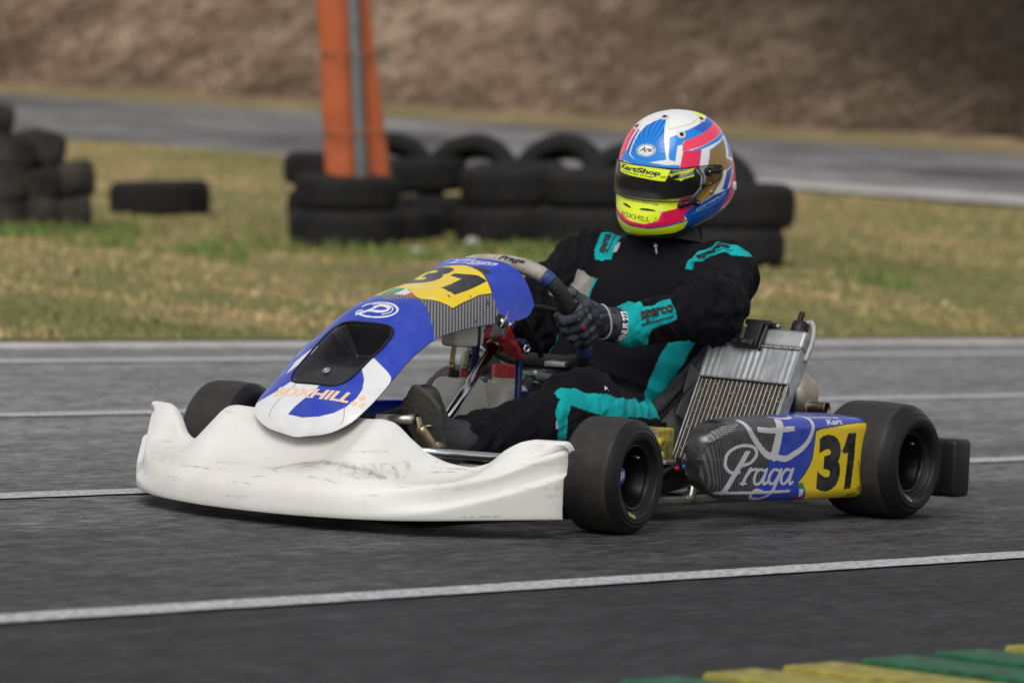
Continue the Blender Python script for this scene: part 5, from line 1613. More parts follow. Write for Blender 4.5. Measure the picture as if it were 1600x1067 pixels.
def smooth_v(V, Q, it=3, w=.5):
    e = np.concatenate([Q[:, [0, 1]], Q[:, [1, 2]], Q[:, [2, 3]], Q[:, [3, 0]]])
    e = np.concatenate([e, e[:, ::-1]])
    deg = np.bincount(e[:, 0], minlength=len(V)).astype(float)
    for _ in range(it):
        s = np.stack([np.bincount(e[:, 0], V[e[:, 1], k], minlength=len(V)) for k in range(3)], 1) / deg[:, None]
        V = V + (s - V) * w
    return V

def subdiv(V, Q):
    """one Catmull-Clark like split with a little smoothing"""
    e = np.sort(np.concatenate([Q[:, [0, 1]], Q[:, [1, 2]], Q[:, [2, 3]], Q[:, [3, 0]]]), 1)
    ue, inv = np.unique(e, axis=0, return_inverse=True); inv = inv.reshape(4, -1)
    nv, ne = len(V), len(ue)
    W = np.concatenate([V, V[ue].mean(1), V[Q].mean(1)])
    f = nv + ne + np.arange(len(Q)); ed = nv + inv
    q = np.concatenate([np.stack([Q[:, i], ed[i], f, ed[(i - 1) % 4]], 1) for i in range(4)])
    return smooth_v(W, q, 2, .5), q

def normals(V, Q):
    n = np.cross(V[Q[:, 2]] - V[Q[:, 0]], V[Q[:, 3]] - V[Q[:, 1]])
    N = np.zeros_like(V)
    for i in range(4):
        for k in range(3):
            N[:, k] += np.bincount(Q[:, i], n[:, k], minlength=len(V))
    return N / np.maximum(np.linalg.norm(N, axis=1), 1e-12)[:, None]

driver = empty('person', KM @ Matrix.Translation((-.72, 0, .05)))
label(driver, 'driver in black and teal racing suit and bright helmet, seated gripping the steering wheel', 'person')
DO = np.array((-.72, 0, .05))
def dl(o):                               # kart frame -> the driver's own frame
    o.location = (o.location.x - DO[0], o.location.y - DO[1], o.location.z - DO[2])
    return o

NB = (-.990, .010, .615)
J = dict(shl=(-.965, .185, .552), shr=(-.965, -.180, .560), ell=(-.735, .315, .476), elr=(-.745, -.265, .395), wrl=(-.535, .196, .432), wrr=(-.53, -.205, .440),
         hil=(-.70, .095, .150), hir=(-.70, -.095, .140), knl=(-.300, .250, .243), knr=(-.33, -.19, .165), anl=(.045, .165, .160), anr=(.045, -.165, .135))
Yd = (0, 1, 0)
PR = [((-.735, 0, .165), (-.80, 0, .30), .118, .115, (Yd, 1.42)),
      ((-.80, 0, .30), (-.905, 0, .455), .112, .120, (Yd, 1.50)),
      ((-.905, 0, .455), (-.955, .002, .545), .112, .092, (Yd, 1.75)),
      ((-.955, .002, .545), NB, .085, .062, (Yd, 1.25)),
      (NB, (-.975, .02, .690), .066, .066),
      ((-.965, .02, .72), (-.955, .024, .80), .085, .085),
      ((-.95, .10, .535), J['shl'], .070, .076), ((-.95, -.10, .54), J['shr'], .070, .076),
      (J['shl'], J['ell'], .072, .057), (J['shr'], J['elr'], .078, .062),
      (J['ell'], J['wrl'], .057, .044), (J['elr'], J['wrr'], .062, .046),
      (J['hil'], J['knl'], .104, .076), (J['hir'], J['knr'], .104, .076),
      (J['knl'], J['anl'], .075, .058), (J['knr'], J['anr'], .070, .055),
      ((-.74, .07, .15), (-.74, -.07, .15), .11, .11)]
H_ = .0062
lo = np.array((-1.16, -.45, .02)); hi = np.array((.12, .47, .90))
Fb = field(lo, hi, H_, PR, .035)
BV, BQ = surface_net(Fb, lo, H_)
BV = smooth_v(BV, BQ, 3)
def limb(V, a, b):
    a, b = np.array(a), np.array(b); d = b - a; L = np.linalg.norm(d); d /= L
    t = (V - a) @ d
    w = V - a - t[:, None] * d
    u = np.cross(d, (0, 0, 1.0)); u /= np.linalg.norm(u); v = np.cross(u, d)
    return t / L, np.linalg.norm(w, axis=1), np.arctan2(w @ v, w @ u), L
# creases: bunched cloth at elbows, knees, hips and armpits, drawn along the sleeves
N_ = normals(BV, BQ)
amp = np.zeros(len(BV))
def creases(a, b, r, spots, k=.009, fr=26, seed=0):
    t, rad, ang, L = limb(BV, a, b)
    m = (t > -.15) & (t < 1.15) & (rad < r)
    idx = np.where(m)[0]
    for i in idx:
        tt_, aa_ = t[i] * L, ang[i]
        w = sum(g * math.exp(-((t[i] - c) / s) ** 2) for c, s, g in spots)
        ca_, sa_ = math.cos(aa_), math.sin(aa_)
        n1 = noise.noise(Vector((tt_ * fr + 1.4 * ca_, ca_ * 1.1 + seed, sa_ * 1.1)))
        n2 = noise.noise(Vector((tt_ * fr * 2.0 + 2.2 * sa_, ca_ * 2.2 + seed + 7, sa_ * 2.2)))
        r1 = 1 - 2.2 * abs(n1); r2 = 1 - 2.0 * abs(n2)
        amp[i] += 2.0 * k * w * (.75 * r1 + .35 * r2) * min(1, (r - rad[i]) / .02)
creases(J['shl'], J['ell'], .11, [(.15, .25, .6), (.9, .25, .9), (.5, .4, .5)], .009, 17, 1)
creases(J['ell'], J['wrl'], .095, [(.05, .25, .9), (.5, .3, .55), (.9, .2, .7)], .008, 22, 5)
creases(J['shr'], J['elr'], .11, [(.2, .3, .8), (.9, .3, .9), (.5, .4, .5)], .010, 17, 9)
creases(J['elr'], J['wrr'], .095, [(.1, .3, .9), (.6, .4, .6)], .008, 22, 15)
creases(J['hil'], J['knl'], .13, [(.2, .25, .9), (.95, .2, .7), (.6, .3, .3)], .010, 16, 21)
creases(J['knl'], J['anl'], .11, [(.05, .2, .8), (.5, .3, .4), (.95, .2, 1.0)], .009, 17, 27)
creases(J['hir'], J['knr'], .13, [(.2, .25, .9), (.95, .2, .7)], .010, 16, 33)
creases(J['knr'], J['anr'], .11, [(.05, .2, .8), (.95, .2, 1.0)], .009, 17, 39)
tor = (np.abs(BV[:, 1]) < .22) & (BV[:, 0] < -.66) & (BV[:, 2] > .14)
for i in np.where(tor)[0]:
    x, y, z = BV[i]
    belly = math.exp(-((z - .30) / .09) ** 2)
    q_ = noise.noise(Vector((y * 3 + z * 2, (z + .35 * abs(y)) * 19, 3.3)))
    q2 = noise.noise(Vector((y * 9 + x * 4, z * 8, 8.1)))
    pit = math.exp(-((abs(y) - .16) / .05) ** 2) * math.exp(-((z - .48) / .08) ** 2)
    q3 = noise.noise(Vector(((abs(y) * .7 + z * .7) * 30, (abs(y) - z) * 5, 5.0)))
    amp[i] += .016 * belly * (1 - 2.2 * abs(q_)) + .006 * q2 + .016 * pit * (1 - 2.2 * abs(q3))
BV0 = subdiv(BV, BQ)[0]                  # the cloth before it is creased: seams and panels are drawn on it
BV = BV + N_ * amp[:, None]
BV, BQ = subdiv(BV, BQ)
N_ = normals(BV, BQ)
# ------------------------------------------------------------------ helmet
HM = Matrix.Translation((-.970, .032, .796)) @ Matrix.Rotation(R(-3), 4, 'Z') @ Matrix.Rotation(R(8), 4, 'Y') @ Matrix.Rotation(R(-1), 4, 'X')
HS = 0.985
prof = [(.150, .001, .001, .001), (.1485, .022, .024, .024), (.141, .052, .060, .058), (.124, .081, .094, .092), (.095, .105, .124, .122), (.055, .121, .146, .144), (.010, .1285, .157, .158),
        (-.030, .1300, .161, .162), (-.060, .1285, .166, .158), (-.088, .1245, .171, .146), (-.112, .1175, .171, .130), (-.130, .1095, .163, .114), (-.141, .1000, .152, .102), (-.146, .088, .138, .088)]
NLA, NLO = 400, 800
pt_ = np.linspace(0, len(prof) - 1, 1200)
g_ = cr_interp(pt_, prof)
L_ = np.concatenate([[0], np.cumsum(np.hypot(np.diff(g_[:, 0]), np.diff(g_[:, 2])))]); L_ /= L_[-1]
hp = np.stack([np.interp(np.linspace(0, 1, NLA), L_, g_[:, k]) for k in range(4)], 1)
LO = np.linspace(-math.pi, math.pi, NLO)
def helmet_pt(row, lo, off=0.0):
    z, w, f, b = row
    c, s = np.cos(lo), np.sin(lo)
    e = 2 / 2.25
    x = np.where(c >= 0, f, b) * np.sign(c) * np.abs(c) ** e
    y = w * np.sign(s) * np.abs(s) ** e
    return x, y, np.full_like(c, z)
HP = np.zeros((NLA, NLO, 3))
for i in range(NLA):
    x, y, z = helmet_pt(hp[i], LO)
    # chin bar: a step forward in the middle, cheeks drawn in; tail flared
    k = np.clip((-hp[i, 0] - .055) / .05, 0, 1)
    x = x + .006 * k * np.exp(-(LO / .45) ** 2)
    HP[i] = np.stack([x, y, z], -1) * HS
kb = np.interp(np.abs(np.degrees(LO)), [0, 45, 105, 180], [1, 1, .58, .52])
HZ0 = HP[..., 2] / HS
zz_ = HP[..., 2] / HS
HP[..., 2] = np.where(zz_ < -.055, -.055 + (zz_ + .055) * kb[None, :], zz_) * HS
HLON = np.degrees(LO)[None, :].repeat(NLA, 0); HZ = (HP[..., 2] / HS)
PHm = np.stack([HLON, HZ * 1000], -1).reshape(-1, 2)       # paint sheet: degrees round, millimetres up
P = PHm
hc = np.tile(np.array((.80, .80, .80)), (len(P), 1))
B1, B2, B3 = (.003, .225, .74), (.004, .080, .42), (.008, .040, .22)
PINK, RED, GOLD, NEON, BLK = (.90, .055, .12), (.85, .012, .085), (.27, .145, .028), (.80, .93, .012), (.012, .012, .013)
WH = (.82, .82, .82)
def hp_(poly, c):
    hc[inpoly(P, poly)] = c
MM = np.array((2.6, 1.0))
def hline(pts, w, c):
    hc[seg_dist(P * MM, [(a * 2.6, b) for a, b in pts]) < w / 2] = c
lon_, z_ = P[:, 0], P[:, 1]
# far side and back: broad panels in the same colours
hc[(lon_ < -24) & (z_ > 20) & (z_ < 118)] = RED
hc[(lon_ < -60) & (z_ > 40) & (z_ < 110)] = B2
hc[(lon_ < -40) & (z_ <= 20)] = B2
hc[(lon_ > 118) & (z_ > -60) & (z_ < 130)] = PINK
hc[(lon_ < -118) & (z_ > -60) & (z_ < 130)] = PINK
hp_([(32.4, 97), (42, 102), (54.5, 110), (72, 117), (92, 125), (107, 129), (125, 132), (140, 132), (140, 124), (122.4, 120), (98.2, 111), (83.1, 102), (66.5, 94), (52.7, 88), (49.9, 85), (49.2, 79), (43.2, 77), (40.5, 41), (33.2, 46)], B1)
band = inpoly(P, [(66, 114), (92, 125), (107, 129), (140, 132), (140, 124), (122.4, 120), (98.2, 111), (83.1, 102)])
hc[band] = (np.array(B2) * 1.15 + np.array((.02, .04, .1)) * (np.sin(lon_ * .9) > .3)[:, None])[band]
hp_([(88, 125), (106, 130), (122, 133.5), (150, 139), (165, 145), (115, 145), (98, 140), (89, 133)], NEON)
hp_([(49.9, 83), (52.7, 88), (66.5, 94), (83.1, 102), (98, 111), (122.4, 120), (180, 128), (180, 90), (121.3, 98), (90.8, 82), (74.8, 72), (48.9, 64)], PINK)
hp_([(53.8, 63), (74.7, 71), (93.4, 83), (124, 98), (122, 88), (115, 84), (92.4, 74), (73, 65)], B1)
hp_([(72.7, 62), (89.7, 71), (114.8, 85), (117.6, 80), (93.9, 70), (84.2, 60), (79, 24), (66.7, 20)], WH)
hp_([(84.2, 60), (93.9, 70), (113.6, 79), (109, 36), (104.3, 33), (122, 17), (124.6, 14), (99, 5), (92.3, -18), (84, -48), (68.5, -66), (58, -62), (63, -50), (70.7, -35), (78.3, 23)], GOLD)
hline([(114, 78), (110, 80), (84, 60), (78.5, 24)], 1.6, B1)
hp_([(82, 3), (90, 8), (93, -6), (84, -40), (70, -60), (66, -62), (78, -38), (86, -15)], (.42, .24, .05))
hp_([(114, 84), (119, 84), (110, 34), (104, 32)], WH)
hp_([(119, 84), (122, 97), (142, 95), (140, 60), (122, 30), (110, 34)], B2)
hp_([(124, 15), (99.1, 1), (93, -41), (101, -43), (112.8, -1)], B2)
hp_([(96, 6), (101.6, 2), (93.6, -41), (89.8, -41)], WH)
hp_([(131, 17), (180, 20), (180, -75), (118, -75), (93.3, -96), (99.7, -68), (111.7, -15), (121, 15)], PINK)
hp_([(49.9, 65.5), (72.7, 65), (66.7, 18), (44.9, 20)], RED)
hline([(50.4, 65.5), (72.7, 64)], 1.6, B1); hline([(72.7, 64), (66.7, 18)], 1.4, B1)
hp_([(52, -87), (59.5, -72), (68.5, -67), (84, -50), (100.7, -43), (110, -38), (104, -62), (93.5, -95), (80, -112), (66, -118), (54, -130), (58.6, -103)], B2)
hp_([(54, -130), (66, -125), (95, -107), (112, -94), (96, -88), (66, -112)], B2)
hline([(62, -90), (80, -78), (101, -57)], 1.6, (.05, .45, .75)); hline([(60, -102), (72, -96), (86, -86)], 1.2, B1)
# the fan on the forehead with darker rays
fan = [(19.4, 139), (21.1, 132), (30.5, 46), (25.1, 44), (10.5, 39), (-4.6, 43), (-13.2, 54), (-13.9, 68), (-13.6, 88), (-12.2, 108), (-9.3, 121), (-1.4, 131), (8.2, 138)]
brow = [(-34, 36), (-24, 38), (6, 29), (45, 20), (45.6, 32), (30, 33), (18, 37), (10, 39), (-5, 43), (-14, 52), (-18, 62), (-22, 70), (-26, 60)]
hp_(brow, B1)
hp_([(-22, 60), (-16, 52), (-15.5, 110), (-20, 112)], (.02, .10, .42))
hp_([(-24, 62), (-22, 60), (-20, 112), (-22, 114)], WH)
hp_([(-15.8, 56), (-13.5, 50), (-13.9, 112), (-15.8, 112)], WH)
fm_ = inpoly(P, fan)
ang_ = np.arctan2((lon_ - 5.5) * 2.6 * .8, z_ - 62)
ray = np.clip(np.sin(ang_ * 24) * 3, 0, 1) * np.clip((np.hypot((lon_ - 5.5) * 2, z_ - 62) - 14) / 25, 0, 1) * (z_ > 58)
hc[fm_] = (np.array(B1) * (1 - ray)[:, None] + np.array((.005, .11, .42)) * ray[:, None])[fm_]
hline([(32, 44), (31.4, 97)], 3.4, WH); hline([(31.8, 46), (27, 41), (16, 37.5)], 2.2, WH)
hp_([(43.2, 78), (49.2, 79), (45.6, 35), (29.8, 33), (40.5, 40)], WH)
hline([(24.4, 144), (29.7, 115), (45.1, 119), (67.6, 124), (88, 132)], 1.3, (.62, .40, .10)); hline([(14, 143), (-8, 134), (-16, 122)], 1.3, (.62, .40, .10))
# chin
hp_([(-60, -40), (-28.9, -44), (8.7, -50), (46, -45), (44, -76), (29.2, -78), (26.2, -102), (10.6, -110), (-5.6, -103), (-18.8, -90), (-40, -72), (-60, -62)], NEON)
hp_([(29, -80), (44, -73), (46, -50), (58, -45), (60, -75), (53, -87), (56, -103), (36, -114), (17, -119), (-4, -115), (-19, -104), (-45, -84), (-45, -74), (-18.8, -91), (-5.6, -103.5), (10.6, -110.5), (26.2, -102.5)], RED)
hp_([(30, -81), (44, -74), (44.5, -60), (49, -70), (40, -92), (32, -100)], (.60, .01, .07))
hp_([(26.5, -102), (29.5, -79.5), (21, -79), (29, -81.5)], (.05, .45, .75))
hp_([(-45, -92), (-19, -108), (3.7, -117), (20, -121), (43.7, -113), (60, -105), (55, -128), (40, -140), (20, -146), (-20, -146), (-45, -130)], NEON)
hline([(-45, -87), (-19.1, -106), (-4.4, -116), (16.7, -120.5), (36, -115.5), (58.8, -104.5)], 4.2, B2)
hc[HZ0.reshape(-1) * 1000 < np.interp(np.abs(lon_), [0, 30, 60, 90, 180], [-141, -138, -132, -124, -118])] = BLK
port = [(-66, 28), (-30, 33), (6, 27), (45, 19), (62, 22), (69.1, 0), (68.1, -24), (61.1, -43), (48.8, -48), (24.3, -50), (-7.2, -46), (-30, -40), (-54, -32), (-66, 0)]
hp_(port, BLK)
hline([(66, 22), (72, 0), (71, -28), (62, -50)], 6, (.16, .20, .22))
hc[m_text(P, (-18.6, -94.5), (17.8, -104.5), (-18.9, -82.5), 'BOXHILL', 0, .012)] = BLK
for a, b in ((22.6, -102.5), (25.2, -99.5), (23.6, -95.5)):
    hc[((lon_ - a) * 2.6 / 2.0) ** 2 + ((z_ - b) / 2.0) ** 2 < 1] = BLK
hc[m_text(P, (-17, -55.5), (25, -65.5), (-17, -50), 'We Love Karting!', .2, .01)] = (.03, .03, .01)
hc[m_text(P, (66.5, -84), (99, -52.5), (65.5, -79), 'DAVID TORNBLOM', .25, .0)] = WH
ov = ((lon_ - 5.5) * 2.6 / 29) ** 2 + ((z_ - 66.5) / 14.5) ** 2
hc[ov < 1] = WH; hc[(ov < .86) & (ov > .70)] = BLK
hc[m_text(P, (-2.2, 62.5), (13.4, 63.5), (-2.0, 74), 'Arai', .25, .03)] = BLK
hc[m_text(P, (2, 58.4), (9, 58.8), (2, 60.4), 'HELMET', 0, 0)] = (.1, .1, .1)
M_HEL = mat('helmet lacquer', rough=.25, attr='paint', spec=.4, coat=.30, bump=.0)
hme = grid(HP); set_paint(hme, hc)
helm = obj('helmet', hme, M_HEL, driver)
helm['label'] = 'blue, white, pink and neon yellow full face helmet with a dark visor'
HL_ = Matrix.Translation(-Vector(DO)) @ HM
helm.matrix_local = HL_
HG = HP.copy()
def hs(lon, zmm, off=0.0):
    """point and outward normal on the helmet shell"""
    r = [float(np.interp(-zmm, -hp[:, 0] * 1000, hp[:, k])) for k in range(4)]
    x, y, z = helmet_pt(r, np.array([R(lon)]))
    k = min(max((-r[0] - .055) / .05, 0), 1)
    p = Vector((x[0] + .006 * k * math.exp(-(R(lon) / .45) ** 2), y[0], z[0])) * HS
    def q(l, zz):
        rr = [float(np.interp(-zz, -hp[:, 0] * 1000, hp[:, kk])) for kk in range(4)]
        a, b, c = helmet_pt(rr, np.array([R(l)])); return Vector((a[0], b[0], c[0])) * HS
    n = (q(lon + 1, zmm) - q(lon - 1, zmm)).cross(q(lon, min(zmm + 2, 149)) - q(lon, zmm - 2)).normalized()
    if n.dot(p) < 0: n = -n
    return p + n * off, n
# ---- visor
vl = np.linspace(-92, 94, 420); nvz = 150
zu = np.interp(vl, [-92, -80, -60, -30, 6, 45, 63, 80, 88, 94], [6, 20, 30, 36, 31, 24, 26, 25, 22, 13]); zl = np.interp(vl, [-92, -80, -68, -60, -30, 9, 40, 58, 64, 69, 74, 86, 94], [-8, -22, -30, -40, -44, -53, -56, -53, -46, -32, -25, -18, -4])
kz = np.ones(9) / 9
zu = np.convolve(np.pad(zu, 4, 'edge'), kz, 'valid'); zl = np.convolve(np.pad(zl, 4, 'edge'), kz, 'valid')
VG = np.zeros((420, nvz, 3)); VPn = np.zeros((420, nvz, 2))
zs_ = hp[:, 0] * 1000
for i in range(420):
    t = np.linspace(0, 1, nvz); z = zl[i] + (zu[i] - zl[i]) * t
    w = np.interp(-z, -zs_, hp[:, 1]); f = np.interp(-z, -zs_, hp[:, 2]); b_ = np.interp(-z, -zs_, hp[:, 3])
    a = R(vl[i]); c, s = math.cos(a), math.sin(a); e = 2 / 2.25
    VG[i, :, 0] = (np.where(c >= 0, f, b_) + .0045) * math.copysign(abs(c) ** e, c); VG[i, :, 1] = (w + .0045) * math.copysign(abs(s) ** e, s); VG[i, :, 2] = z / 1000
    VPn[i, :, 0] = vl[i]; VPn[i, :, 1] = z
VG *= HS
P = VPn.reshape(-1, 2); lon_, z_ = P[:, 0], P[:, 1]
vc = np.tile(np.array((.010, .010, .012, .16)), (len(P), 1))
eye = inpoly(P, [(-64, 30), (-30, 38), (6, 32), (45, 25), (60, 26), (66.5, 0), (66, -24), (59.5, -40), (48.8, -46), (24.3, -50), (-7.2, -46), (-30, -41), (-54, -33), (-64, 0)])
vc[eye] = (.009, .008, .008, .86)
edge_ = seg_dist(P * MM, [(66.5 * 2.6, 24), (67.5 * 2.6, 0), (66.5 * 2.6, -24), (59.5 * 2.6, -42)]) < 1.2
vc[edge_] = (.02, .02, .02, .9)
def vput(m, c): vc[m, :3] = c; vc[m, 3] = 1
vput(inpoly(P, [(-27.5, 36), (-10, 34), (6, 30.5), (35.5, 22), (30, -5.5), (22, -4), (7.3, 1), (-8, 6), (-21.5, 10.5), (-24, 15), (-24.5, 24)]), NEON)
jag = .5 + .5 * np.sin(lon_ * 1.9 + z_ * .8) * np.sin(lon_ * .7 - z_ * .35 + 1)
for poly, c in (([(35, 22), (56, 24), (60, 22), (50, 14), (40, 16)], (.26, .26, .26)), ([(33, 12), (44, 15), (56, 21), (62, 24), (59, 15), (48, 6), (44, 8), (52, 14), (40, 10), (36, 4)], NEON), ([(45, 7), (58, 16), (61, 12), (50, 2), (44, -2)], (.28, .28, .28)),
                ([(38, -1), (49, 2), (60, 8), (61, 4), (52, 0), (46, -6), (44, -3)], NEON)):
    m_ = inpoly(P, poly); vput(m_, c)
dk = inpoly(P, [(30, 22), (64, 25), (63, -6), (36, -8), (30, -5)]) & ~inpoly(P, [(30, 22), (35.5, 22), (30, -5)])
vput(dk & (jag > .72) & (vc[:, 0] > .1), BLK)
sp_ = np.array([noise.noise(Vector((a * .8, b * 1.0, 0))) for a, b in P[dk]])
tmp = np.where(dk)[0]
m2 = np.zeros(len(P), bool); m2[tmp[(sp_ > .12)]] = True
vput(m2 & (vc[:, 0] > .5) & (lon_ < 42), BLK)
vput(m_text(P, (-23, 16.2), (25, 3.5), (-23.2, 32.5), 'KartShop', .18, .05), BLK)
vput(m_text(P, (24.5, 3.6), (31, 1.8), (24.3, 8.2), '.com', .1, .03), BLK)
vput(m_text(P, (-19, 12.2), (17, 1.8), (-19, 16.6), 'KARTING STORE', .15, .03), (.05, .05, .01))
vme = grid(VG, flip=False); set_paint(vme, vc)
def visor_mat():
    m = bpy.data.materials.new('smoked visor'); m.use_nodes = True
    nt = m.node_tree; b = nt.nodes['Principled BSDF']; out = nt.nodes['Material Output']
    at = nt.nodes.new('ShaderNodeAttribute'); at.attribute_name = 'paint'
    nt.links.new(at.outputs['Color'], b.inputs['Base Color'])
    b.inputs['Roughness'].default_value = .09; b.inputs['Specular IOR Level'].default_value = .5
    tr = nt.nodes.new('ShaderNodeBsdfTransparent'); tr.inputs[0].default_value = (.80, .81, .83, 1)
    mx = nt.nodes.new('ShaderNodeMixShader')
    nt.links.new(at.outputs['Alpha'], mx.inputs[0]); nt.links.new(tr.outputs[0], mx.inputs[1]); nt.links.new(b.outputs[0], mx.inputs[2])
    nt.links.new(mx.outputs[0], out.inputs['Surface'])
    return m
visor = obj('visor', vme, visor_mat(), helm)
def hpart(mb, nm, m, smooth=True):
    return mb.build(nm, m, helm, smooth)
ep = [Vector(VG[i, -1]) for i in range(0, 420, 6)]; el = [Vector(VG[i, 0]) for i in range(0, 420, 6)]
hpart(MB().tube(ep, .0014, 6).tube(el, .0016, 6), 'visor_edge', M_DARK)
M_CLEAR = mat('clear plastic', (.62, .65, .68), .08, spec=.6)
for (a, b) in ((48.9, 102), (93.4, 130), (13.6, 139), (-28.1, 116)):
    p, n = hs(a, b)
    hpart(MB().lathe([(.0115, .0), (.011, .0016), (.006, .0022), (.0055, .0022)], p, n, 24), 'vent_ring', M_CLEAR)
    hpart(MB().lathe([(.0055, .0025), (.0048, .004), (.003, .0042), (.0028, .0015), (0, .0015)], p, n, 18), 'vent_screw', M_RIM)
# pivot cover, latch, studs, chin vents
p1, n1 = hs(77, 10, .003); p2, n2 = hs(89.5, 12, .003)
b = MB()
for p, n in ((p1, n1), (p2, n2)):
    b.lathe([(.0105, -.004), (.0105, .0045), (.009, .006), (.0075, .006), (.007, .0045), (.003, .0045), (.0025, .006), (0, .006)], p, n, 28)
pm, nm_ = hs(83.2, 8, .003)
b.tube([p1 + n1 * .001, pm + nm_ * .001, p2 + n2 * .001], [.0065, .0058, .0065], 10)
hpart(b, 'visor_pivot', M_DARK)
for p, n in ((p1, n1), (p2, n2)):
    hpart(MB().lathe([(.0022, .006), (.0018, .0072), (0, .0074)], p, n, 12), 'pivot_screw', M_STEEL)
for a, b_, r, m in ((71.5, -23, .006, M_DARK), (79.5, -21, .0042, M_ALU), (80.5, -41, .0042, M_ALU)):
    p, n = hs(a, b_); hpart(MB().lathe([(r, 0), (r, .003), (r * .7, .0042), (0, .0042)], p, n, 20), 'helmet_stud', m)
pa, na = hs(60, -57, .003); pb_, nb = hs(48, -66, .003); pcn, nc = hs(64.5, -62, .003)
hpart(MB().lathe([(.011, -.003), (.011, .004), (.008, .006), (0, .006)], pa, na, 24).lathe([(.007, -.003), (.007, .003), (0, .004)], pb_, nb, 20).tube([pb_, (pa + pb_) / 2 + na * .001, pa], [.006, .007, .009], 10).lathe([(.007, -.003), (.007, .004), (0, .005)], pcn, nc, 20), 'visor_latch', M_DARK)
hpart(MB().lathe([(.0026, .005), (.0022, .0068), (0, .007)], pcn, nc, 12), 'latch_screw', M_BRASS)
for (a0, b0, a1, b1) in ((-16.5, -65, -4.5, -72.5), (4.5, -74, 22, -77)):
    pts = [hs(a0 + (a1 - a0) * t, b0 + (b1 - b0) * t + 1.0 * math.sin(t * 3.14), .0004)[0] for t in np.linspace(0, 1, 9)]
    hpart(MB().tube(pts, [.0008, .0020, .0024, .0026, .0026, .0024, .0022, .0018, .0008], 8), 'chin_vent', M_DARK)
bt = [Vector(HP[-6, j]) for j in range(0, NLO, 10)]
hpart(MB().tube(bt, .0042, 8, False), 'bottom_trim', M_DARK)
pq, nq = hs(116, -40, .002)
b = MB(); b.add(*rbox(tuple(pq), (.010, .010, .022), .6, 10)); hpart(b, 'rear_vent', M_CLEAR)
inner = [(HP[-3, j] * .93 + np.array((0, 0, .010))) for j in range(0, NLO - 1, 20)]
b = MB(); b.add([tuple(q) for q in inner], [tuple(range(len(inner)))]); hpart(b, 'helmet_lining', M_DARK)
# lip of the rear spoiler line
# ------------------------------------------------------------------ suit colours on the body
BK = BV0
sc_ = np.tile(np.array((.0068, .0065, .0088)), (len(BK), 1))
TEAL, LIL, GREYP = (.008, .34, .355), (.42, .38, .45), (.30, .275, .25)
nv_ = np.array([noise.noise(Vector(v) * 22) for v in BK[::1]])
sc_ *= (1 + .25 * nv_)[:, None]
def near(pts, r):
    best = np.full(len(BK), 1e9)
    L = np.asarray(pts, float)
    for a, b in zip(L[:-1], L[1:]):
        d = b - a; t = np.clip(((BK - a) @ d) / max(d @ d, 1e-12), 0, 1)
        best = np.minimum(best, np.linalg.norm(BK - a - t[:, None] * d, axis=1))
    return best < r
def patch(pts, depth=.03):
    q = np.array(pts, float); c = q.mean(0)
    _, _, vt = np.linalg.svd(q - c)
    if vt[2] @ (1, .7, .3) < 0: vt[2] *= -1
    w = BK - c
    return inpoly(w @ vt[:2].T, (q - c) @ vt[:2].T) & (np.abs(w @ vt[2]) < depth) & (N_ @ vt[2] > .05)
teal_n = np.clip(1 + .35 * nv_, .6, 1.2)[:, None]
def teal(m): sc_[m] = (np.array(TEAL) * teal_n)[m]
def my(pts): return [(a, -b, c) for a, b, c in pts]
tl_, rl_, _, _ = limb(BK, J['ell'], J['wrl']); tr_, rr_, _, _ = limb(BK, J['elr'], J['wrr'])
teal((tl_ > .84) & (tl_ < 1.4) & (rl_ < .085)); teal((tr_ > .84) & (tr_ < 1.4) & (rr_ < .085))
fore = [(-.505, .222, .466), (-.520, .226, .470), (-.602, .275, .498), (-.598, .299, .456), (-.525, .250, .425), (-.505, .240, .43)]
teal(patch(fore, .035)); teal(patch(my(fore), .035))
shl_ = [(-.862, .150, .570), (-.89, .162, .605), (-.91, .197, .625), (-.955, .262, .615), (-.925, .262, .600), (-.875, .221, .598), (-.850, .181, .572)]
shr_ = [(-.925, -.150, .640), (-.935, -.095, .640), (-.865, -.074, .572), (-.868, -.122, .572)]
teal(patch(shl_, .05)); teal(patch(shr_, .06))
sc_[near([(-.880, .150, .595), (-.90, .172, .620), (-.935, .180, .642)], .0075)] = LIL
sc_[near([(-.925, -.088, .645), (-.885, -.076, .597)], .007)] = LIL
side = [(-.855, .160, .43), (-.813, .174, .382), (-.767, .174, .339), (-.749, .167, .295), (-.725, .165, .251), (-.64, .215, .236)]
teal(near(side, .030)); teal(near(my(side), .027))
th_ = [(-.188, .270, .284), (-.22, .303, .272), (-.257, .329, .261), (-.31, .343, .255), (-.42, .30, .250), (-.531, .248, .245), (-.585, .233, .236), (-.67, .205, .235)]
teal(near(th_, .0235)); teal(near(my(th_), .0235))
dn = [(-.18, .288, .280), (-.158, .285, .235), (-.168, .262, .175)]
teal(near(dn, .019)); teal(near(my(dn), .019))
sc_[near([(-.148, .292, .28), (-.136, .288, .235), (-.148, .265, .18)], .0035)] = LIL
gp = [(-.822, -.183, .472), (-.834, -.150, .505), (-.838, -.142, .529), (-.841, -.128, .533), (-.819, -.086, .526), (-.781, -.086, .450), (-.805, -.135, .452), (-.822, -.183, .462)]
gm = patch(gp, .05)
sc_[gm] = (np.array(GREYP) * np.clip(1 + .5 * nv_, .6, 1.3)[:, None])[gm]
teal(near([(-.812, -.080, .522), (-.780, -.086, .448), (-.74, -.080, .40)], .0055))
